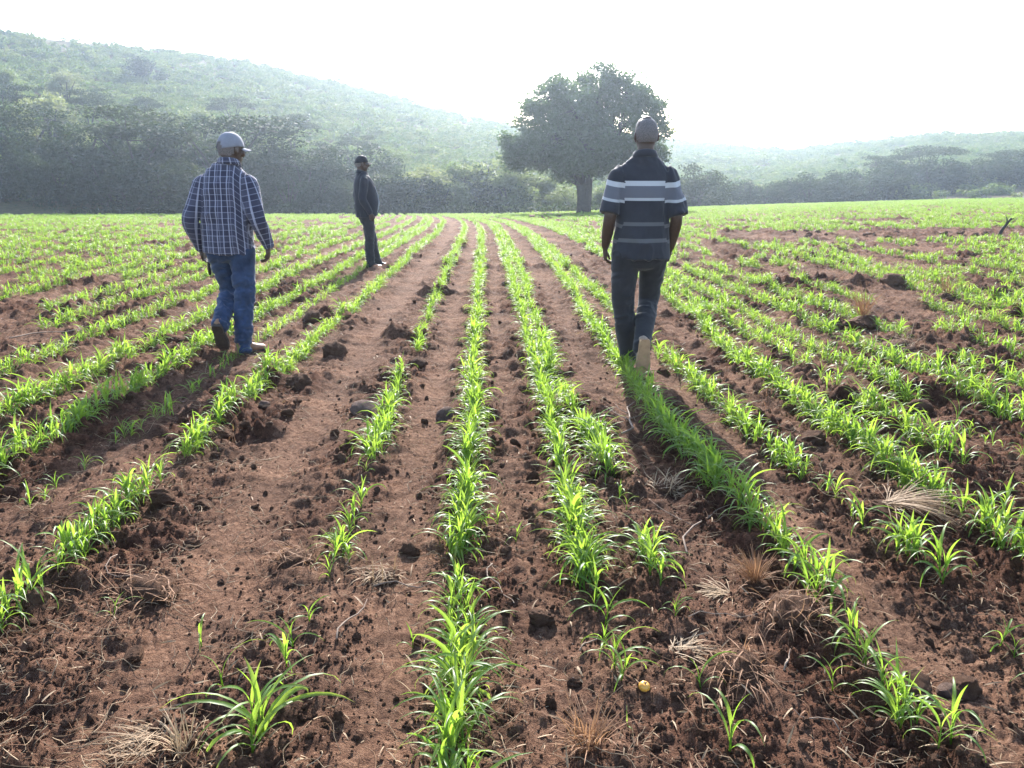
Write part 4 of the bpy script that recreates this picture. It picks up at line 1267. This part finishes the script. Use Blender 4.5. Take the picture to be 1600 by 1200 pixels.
FOOT = [(-.075, .018, .030, .075), (-.066, .030, .045, .10), (-.035, .036, .055, .12), (.01, .037, .06, .125), (.055, .041, .05, .10), (.10, .047, .04, .078), (.145, .047, .033, .064), (.185, .036, .027, .052), (.208, .016, .02, .038)]
def shoe_meshes(name, Rm, ank, up_mat, sole_mat, hi=.16, wide=1.0):
    """shoe in its own frame (sole at z = 0, ankle above the origin) turned by Rm about the ankle"""
    P = [tube([(0, y, .012 + h * .42) for y, w_, z, h in FOOT], [(w_ * wide, h * .45) for y, w_, z, h in FOOT], 18, (1, 0, 0), 4, True, True),
         tube([(0, -.012, .06), (0, -.018, hi * .7), (0, -.02, hi)], [(.036, .048), (.038, .047), (.042, .050)], 16, (1, 0, 0), 3)]
    ank = np.asarray(ank, float)
    def tf(p): return xf(p, Rm, ank - Rm @ np.array([0, 0, .09]))
    me, co = remesh([tf(p) for p in P], .006, 4, name)
    finish(me, up_mat)
    # sole: a slab with the foot's outline
    y = np.array([f[0] for f in FOOT]); hw = np.array([f[1] for f in FOOT]) * wide + .004
    D = hermite(np.stack([y, hw], -1), 4); y, hw = D[:, 0], D[:, 1]
    g = Geo(); V, n = [], len(y)
    for z, k in ((-.012, .96), (-.009, 1.0), (.016, 1.02), (.020, .97)):
        V.append(np.concatenate([np.stack([hw * k, y, np.full(n, z)], -1), np.stack([-hw[::-1] * k, y[::-1], np.full(n, z)], -1)]))
    m = 2 * n; V = np.concatenate(V); j = np.arange(m); j2 = (j + 1) % m; Q = []
    for i in range(3): Q.append(np.stack([i * m + j, i * m + j2, (i + 1) * m + j2, (i + 1) * m + j], -1))
    i = np.arange(n - 1)
    Q.append(np.stack([i, m - 1 - i, m - 2 - i, i + 1], -1)[:, ::-1] * 1)
    Q.append(3 * m + np.stack([i, i + 1, m - 2 - i, m - 1 - i], -1))
    g.add(V @ Rm.T + (ank - Rm @ np.array([0, 0, .09])), np.concatenate(Q))
    return me, g.mesh('sole', sole_mat, False)

def cap_meshes(mat, R, c, opening=True):
    g = Geo(); na, ne = 48, 14
    az = np.linspace(0, 2 * np.pi, na, endpoint=False); el = np.linspace(0, 1, ne)
    V = []
    for e in el:
        th = e * np.pi / 2 * .985
        for a in az:
            x, y = math.sin(a), math.cos(a)
            k = math.cos(th) ** .75
            zb = .022 - .022 * (y < 0) * (-y)
            V.append((.0865 * x * k, -.004 + .110 * y * k, zb + (.128 - zb) * math.sin(th) ** 1.15))
    Q = []
    for i in range(ne - 1):
        for j in range(na):
            a = (az[j] + np.pi / na) - np.pi
            if opening and abs(a) < .36 * math.sqrt(max(0, 1 - (i / 4.2) ** 2)) and i < 4: continue
            j2 = (j + 1) % na; Q.append((i * na + j, i * na + j2, (i + 1) * na + j2, (i + 1) * na + j))
    V.append((0, -.004, .1285)); T = [(len(V) - 1, (ne - 1) * na + j, (ne - 1) * na + (j + 1) % na) for j in range(na)]
    V = np.array(V)
    g.add(V @ R.T + c, np.array(Q)[:, ::-1], T)
    b = ellipsoid((0, -.004, .130), (.008, .008, .005), 10, 5); g.add(*xf(b, R, c))
    cap = g.mesh('cap', mat)
    br = Geo(); us = np.linspace(-1, 1, 17); vs = np.linspace(0, 1, 7); V = []
    for zoff in (0, .004):
        for v in vs:
            for u in us:
                a = u * 1.15
                x = .088 * math.sin(a) * (1 - .12 * v) ; y = .108 * math.cos(a) - .004 + v * .078 * math.cos(u * 1.25) ** .6
                V.append((x, y, .018 + zoff - .018 * u * u - .012 * v + .0 * v))
    V = np.array(V); c_ = len(us); r_ = len(vs); Q = []
    o2 = c_ * r_
    for i in range(r_ - 1):
        for j in range(c_ - 1):
            q = (i * c_ + j, i * c_ + j + 1, (i + 1) * c_ + j + 1, (i + 1) * c_ + j)
            Q.append(q[::-1]); Q.append(tuple(o2 + k for k in q))
    for j in range(c_ - 1): Q.append(((r_ - 1) * c_ + j, (r_ - 1) * c_ + j + 1, o2 + (r_ - 1) * c_ + j + 1, o2 + (r_ - 1) * c_ + j))
    for i in range(r_ - 1):
        Q.append((i * c_, (i + 1) * c_, o2 + (i + 1) * c_, o2 + i * c_)); Q.append((i * c_ + c_ - 1, o2 + i * c_ + c_ - 1, o2 + (i + 1) * c_ + c_ - 1, (i + 1) * c_ + c_ - 1))
    br.add(V @ R.T + c, Q)
    return cap, br.mesh('brim', mat)

def make_person(o):
    """o: dict with the joints in the person's own frame (faces +Y, feet on z = 0)"""
    A = lambda k: np.asarray(o[k], float)
    arms = [(A('shL'), A('elL'), A('wrL')), (A('shR'), A('elR'), A('wrR'))]
    Rh = rotz(o.get('head_yaw', 0)) @ rotx(o.get('head_pitch', 0)); hc = A('head')
    tw, td = o['tw'], o['td']                # torso half widths and depths by height
    lean = o.get('lean', lambda z: 0.0); lx = o.get('leanx', lambda z: 0.0)
    body = [xf(p, Rh, hc) for p in head_parts()]
    nb = np.array([lx(1.42), lean(1.42), 1.42])
    body.append(tube([nb, nb * .5 + hc * .5 - np.array([0, .02, .02]), hc + np.array([0, -.02, -.03])], [(.075, .07), (.058, .062), (.056, .06)], 18))
    body.append(tube([(lx(z), lean(z), z) for z in (.86, 1.05, 1.28, 1.42, 1.50)], [(tw(.9) - .03, td(.9) - .03), (tw(1.05) - .03, td(1.05) - .03), (tw(1.28) - .035, td(1.28) - .03), (tw(1.42) - .05, td(1.42) - .035), (.07, .065)], 24, m=4, fixed=True))
    for s, (a, b, c) in zip((-1, 1), arms):
        body.append(tube([a, (a + b) / 2, b, (b + c) / 2 + 0 * a, c], [.056, .052, .044, .042, .028], 14, m=4))
        d = norm(A('hdL' if s < 0 else 'hdR') - c)
        body += hand_parts(c, d, o.get('palmL' if s < 0 else 'palmR', (-s, .0, 0)), o.get('thL' if s < 0 else 'thR', (0, 1, 0)), 1.0, o.get('curl', .42))
    legs = [(A('hpL'), A('knL'), A('anL')), (A('hpR'), A('knR'), A('anR'))]
    for (a, b, c) in legs: body.append(tube([a, (a + b) / 2, b, b * .6 + c * .4 + np.array([0, -.012, 0]), c], [.085, .075, .055, .054, .036], 14, m=4))
    for c, Rm in ((A('anL'), o['ftL']), (A('anR'), o['ftR'])):
        body.append(xf(tube([(0, -.05, .035), (0, .03, .04), (0, .12, .032), (0, .17, .028)], [(.024, .022), (.03, .026), (.034, .018), (.026, .014)], 12), Rm, c - Rm @ np.array([0, 0, .09])))
    me, co = remesh(body, .0065, 3, 'person'); finish(me, M_SKIN)
    root = obj('person', me, None, (0, 0, 0))
    for s in (-1, 1):
        V, Q, T = ellipsoid((s * .031, .0885, .012), (.0125, .012, .0095), 12, 7)
        obj('eye', mesh_np('eye', V @ Rh.T + hc, Q, T, M_EYE), root)
    # upper garment
    zs = o['top_z']                           # hem ... collar heights
    sh = [tube([(lx(z), lean(z), z) for z in zs], [(tw(z), td(z)) for z in zs], 32, m=5, fixed=True, cap=False)]
    slv = o['sleeve']
    for (a, b, c) in arms:
        st = a * .72 + np.array([0, lean(1.44), a[2] + .005]) * np.array([.28, .28, .28]); st = np.array([a[0] * .55, a[1], a[2] + .012])
        if slv == 'long':
            d = norm(c - b); sh.append(tube([st, a, (a + b) / 2, b, (b + c) / 2, c - d * .035, c - d * .005], [.060, .064, .068, .063, .056, .046, .044], 18, m=4))
        else:
            e = a + (b - a) * .93; out = np.array([np.sign(a[0]) * .012, -.0, 0])
            sh.append(tube([st, a, (a + b) / 2 + out, e + out], [(.058, .066), (.062, .07), (.066, .074), (.074, .084)], 20, m=4, cap=False))
    me, co = remesh(sh, .0085, 5, 'shirt')
    co = fold(me, co, o.get('fold', .010), .10, o['seed'])
    cloth_uv(me, co, arms, o['pattern']); finish(me, o['top_mat'])
    top = obj(o['top_name'], me, root)
    nz = o.get('collar_z', 1.50)
    th = np.linspace(0, 2 * np.pi, 29)[:-1]
    cp = np.array([(.073 * math.sin(t), lean(1.48) + .072 * math.cos(t) * 1.02, nz + .018 - .020 * math.cos(t)) for t in th]) + np.array([hc[0] * .6, 0, 0])
    g = Geo(); V, Q, T = [], [], []
    n = len(cp)
    for (dr, dz) in ((1.0, -.03), (1.02, .018), (1.10, .016), (1.32, -.028), (1.2, -.034)):
        cc_ = cp - np.array([hc[0] * .6, lean(1.48), 0])
        V.append(np.stack([cc_[:, 0] * dr + hc[0] * .6, cc_[:, 1] * dr + lean(1.48), cp[:, 2] + dz], -1))
    j = np.arange(n); j2 = (j + 1) % n
    for i in range(4): Q.append(np.stack([i * n + j, i * n + j2, (i + 1) * n + j2, (i + 1) * n + j], -1))
    g.add(np.concatenate(V), np.concatenate(Q)); cm = g.mesh('collar', o['top_mat'])
    uvc = cm.attributes.new('cuv', 'FLOAT_VECTOR', 'CORNER')
    lp = np.empty(len(cm.loops), np.int32); cm.loops.foreach_get('vertex_index', lp)
    vv = np.concatenate(V)[lp]; uvc.data.foreach_set('vector', np.stack([np.arctan2(vv[:, 0], vv[:, 1]) * .08, vv[:, 2] + .2, vv[:, 2]], -1).astype(np.float32).ravel())
    obj('collar', cm, top)
    # trousers
    hz = o['hem']
    tr = [tube([(lx(1.0), lean(1.0), 1.04), (lx(.95), lean(.95), .98), (lx(.9) * .7, lean(.9) * .7, .90), (0, .0, .83)], [(tw(.95) - .032, td(.95) - .025), (tw(.95) - .026, td(.95) - .022), (.178, .135), (.165, .12)], 26, m=4)]
    for (a, b, c) in legs:
        dn = norm(c - b)
        ln = o.get('legw', 1.0)
        tr.append(tube([a + np.array([0, -.01, -.02]), a * .6 + b * .4, b, b * .55 + c * .45 + np.array([0, -.012, 0]), c - dn * .02, c + dn * hz], [(.102 * ln, .112), (.094 * ln, .098), (.075 * ln, .078), (.070 * ln, .074), (.064 * ln, .070), (.066 * ln, .074)], 20, m=5))
    me, co = remesh(tr, .0085, 4, 'trousers')
    co = fold(me, co, .011, .075, o['seed'] + 31, (.8, .8, 1.1)); finish(me, o['leg_mat'])
    obj('trousers', me, root)
    for c, Rm in ((A('anL'), o['ftL']), (A('anR'), o['ftR'])):
        um, sm = shoe_meshes('shoe', Rm, c, o['shoe_mat'], o['sole_mat'], o.get('shoe_hi', .12))
        k = obj('shoe', um, root); obj('sole', sm, k)
    if o.get('cap'):
        cm_, bm_ = cap_meshes(o['cap'], Rh, hc, o.get('cap_open', True))
        k = obj('cap', cm_, root); obj('brim', bm_, k)
        so = k.modifiers.new('thick', 'SOLIDIFY'); so.thickness = .003; so.offset = 1
    # short hair, a close skin over the skull
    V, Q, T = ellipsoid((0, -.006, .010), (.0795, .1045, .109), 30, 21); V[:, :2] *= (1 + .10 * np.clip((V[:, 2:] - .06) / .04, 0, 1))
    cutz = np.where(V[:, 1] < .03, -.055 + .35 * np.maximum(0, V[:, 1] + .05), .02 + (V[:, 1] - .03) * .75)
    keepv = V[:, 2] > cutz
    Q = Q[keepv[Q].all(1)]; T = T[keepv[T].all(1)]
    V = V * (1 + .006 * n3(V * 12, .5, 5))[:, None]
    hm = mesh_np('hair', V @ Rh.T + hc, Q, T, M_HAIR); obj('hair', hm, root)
    sx, sy, yaw = o['place']
    root.location = (sx, sy, float(base_z(np.array([sx]), np.array([sy]))[0]) + o.get('dz', .012)); root.rotation_euler = (0, 0, yaw)
    tag(root, o['label'], 'person', 'men walking in the field')
    return root

def prof(zs, vs): return lambda z: float(np.interp(z, zs, vs))
footR = lambda yaw, pitch=0.0: rotz(yaw) @ rotx(pitch)

PA = dict(seed=500, label='man in a blue plaid shirt, jeans and grey cap walking away on the left',
    place=(-2.255, 6.53, 0), head=(.055, .02, 1.637), head_yaw=-.62, head_pitch=-.05,
    shL=(-.182, 0, 1.392), elL=(-.29, -.05, 1.10), wrL=(-.275, .07, .865), hdL=(-.25, .10, .70), shR=(.182, 0, 1.38), elR=(.245, -.07, 1.11), wrR=(.285, .03, .885), hdR=(.265, .06, .70),
    hpL=(-.10, 0, .90), knL=(-.10, .17, .52), anL=(-.095, -.14, .285), hpR=(.085, 0, .90), knR=(.065, .02, .49), anR=(.035, -.01, .095),
    ftL=footR(.05, -.95), ftR=footR(-.62, 0),
    tw=prof([.80, .86, .95, 1.1, 1.25, 1.35, 1.43, 1.48, 1.53, 1.56], [.198, .202, .202, .206, .212, .212, .190, .14, .095, .08]),
    td=prof([.80, .86, .95, 1.1, 1.25, 1.35, 1.43, 1.48, 1.53, 1.56], [.155, .158, .16, .16, .152, .142, .118, .095, .08, .07]),
    top_z=(.835, .86, .95, 1.08, 1.2, 1.3, 1.38, 1.44, 1.49, 1.53), sleeve='long', pattern='plaid', top_mat=M_PLAID, top_name='shirt', leg_mat=M_JEANS,
    hem=.045, legw=1.02, shoe_mat=M_BOOT, sole_mat=M_SOLEB, shoe_hi=.16, cap=M_CAPG, collar_z=1.525, curl=.5, leanx=prof([.8, 1.5], [-.03, .01]), lean=prof([.8, 1.5], [0, .01]))
pa = make_person(PA)

PB = dict(seed=520, label='bare headed man in dark polo shirt with white stripes walking away on the right',
    place=(.925, 5.84, 0), head=(.012, .03, 1.70), head_yaw=.05, head_pitch=-.06,
    shL=(-.172, 0, 1.43), elL=(-.232, -.05, 1.15), wrL=(-.248, .06, .93), hdL=(-.24, .10, .76), shR=(.176, 0, 1.425), elR=(.236, -.05, 1.14), wrR=(.228, .07, .92), hdR=(.205, .12, .76),
    hpL=(-.10, 0, .92), knL=(-.105, .05, .51), anL=(-.035, .16, .09), hpR=(.10, 0, .92), knR=(.105, .19, .53), anR=(.02, -.11, .24),
    ftL=footR(.0, 0), ftR=footR(.06, -1.42),
    tw=prof([.80, .87, .95, 1.1, 1.25, 1.38, 1.46, 1.51, 1.56, 1.6], [.212, .210, .202, .194, .195, .200, .180, .135, .09, .075]),
    td=prof([.80, .87, .95, 1.1, 1.25, 1.38, 1.46, 1.51, 1.56, 1.6], [.15, .15, .15, .145, .145, .135, .115, .095, .08, .07]),
    top_z=(.85, .875, .96, 1.08, 1.2, 1.3, 1.40, 1.47, 1.52, 1.56), sleeve='short', pattern='polo', top_mat=M_POLO, top_name='polo_shirt', leg_mat=M_TROUS,
    hem=.02, legw=1.0, shoe_mat=M_SHOET, sole_mat=M_SOLET, shoe_hi=.105, collar_z=1.555, curl=.5, leanx=prof([.8, 1.5], [0, .01]), lean=prof([.8, 1.5], [0, .02]))
pb = make_person(PB)

PC = dict(seed=540, label='man in dark jacket and black cap standing side on in the distance',
    place=(-2.42, 13.5, -RAD(68)), head=(0, -.015, 1.695), head_yaw=-.05, head_pitch=-.03,
    shL=(-.185, -.03, 1.43), elL=(-.255, -.06, 1.15), wrL=(-.235, .04, .92), hdL=(-.22, .08, .76), shR=(.185, -.03, 1.43), elR=(.255, -.08, 1.15), wrR=(.235, .04, .92), hdR=(.22, .08, .76),
    hpL=(-.10, 0.02, .92), knL=(-.10, .12, .50), anL=(-.10, .20, .095), hpR=(.10, 0.02, .92), knR=(.10, .04, .50), anR=(.10, .04, .095),
    ftL=footR(.1, 0), ftR=footR(-.15, 0),
    tw=prof([.80, .87, .95, 1.1, 1.25, 1.38, 1.46, 1.51, 1.56, 1.6], [.215, .215, .212, .215, .218, .218, .20, .14, .085, .072]),
    td=prof([.80, .87, .95, 1.1, 1.25, 1.38, 1.46, 1.51, 1.56, 1.6], [.175, .178, .185, .195, .18, .16, .125, .10, .08, .07]),
    top_z=(.86, .885, .96, 1.08, 1.2, 1.3, 1.40, 1.47, 1.52, 1.56), sleeve='long', pattern='plain', top_mat=M_JACKET, top_name='jacket', leg_mat=M_TROUS,
    hem=.035, legw=1.05, shoe_mat=M_SHOED, sole_mat=M_SOLEB, shoe_hi=.11, cap=M_CAPD, cap_open=False, collar_z=1.55, curl=.45, lean=prof([.8, 1.1, 1.5], [.03, .035, -.02]))
pc = make_person(PC)
# pale shirt front showing along the open jacket
g = Geo(); g.add(*tube([(.06, .19, .93), (.06, .224, 1.08), (.06, .204, 1.22), (.05, .158, 1.36), (.04, .10, 1.46)], [(.045, .006), (.04, .006), (.035, .006), (.035, .006), (.03, .006)], 12, (1, 0, 0), 4))
obj('shirt_front', g.mesh('shirt_front', M_SHIRTW), pc)
# the left man's hand holds a small dark thing
g = Geo(); g.add(*tube([(0, 0, .03), (0, 0, 0), (0, .004, -.05), (0, .006, -.075)], [(.008, .014), (.012, .022), (.012, .024), (.008, .016)], 12, (1, 0, 0), 3))
k = obj('handheld_pouch', g.mesh('handheld_pouch', M_SHOED), None, (-2.255 - .232, 6.53 + .10, .725 + pa.location.z))
tag(k, 'small dark object held in the left hand of the man in the plaid shirt', 'pouch')

# ------------------------------------------------------------------ haze: one closed box of pale air round everything
def haze():
    x0, x1, y0, y1, z0, z1 = -370, 370, -70, 440, -16, 52
    V = [(x0, y0, z0), (x1, y0, z0), (x1, y1, z0), (x0, y1, z0), (x0, y0, z1), (x1, y0, z1), (x1, y1, z1), (x0, y1, z1)]
    Q = [(0, 3, 2, 1), (4, 5, 6, 7), (0, 1, 5, 4), (1, 2, 6, 5), (2, 3, 7, 6), (3, 0, 4, 7)]
    m = bpy.data.materials.new('haze'); m.use_nodes = True; t = m.node_tree
    t.nodes.remove(t.nodes['Principled BSDF'])
    v = t.nodes.new('ShaderNodeVolumePrincipled')
    v.inputs['Color'].default_value = (.68, .81, 1.0, 1)
    v.inputs['Density'].default_value = HAZE_DENSITY
    v.inputs['Anisotropy'].default_value = HAZE_G
    t.links.new(v.outputs[0], t.nodes['Material Output'].inputs['Volume'])
    tag(obj('haze', mesh_np('haze', V, Q, None, m, False)), 'thin bright morning haze over the field and hills', kind='stuff')
haze()
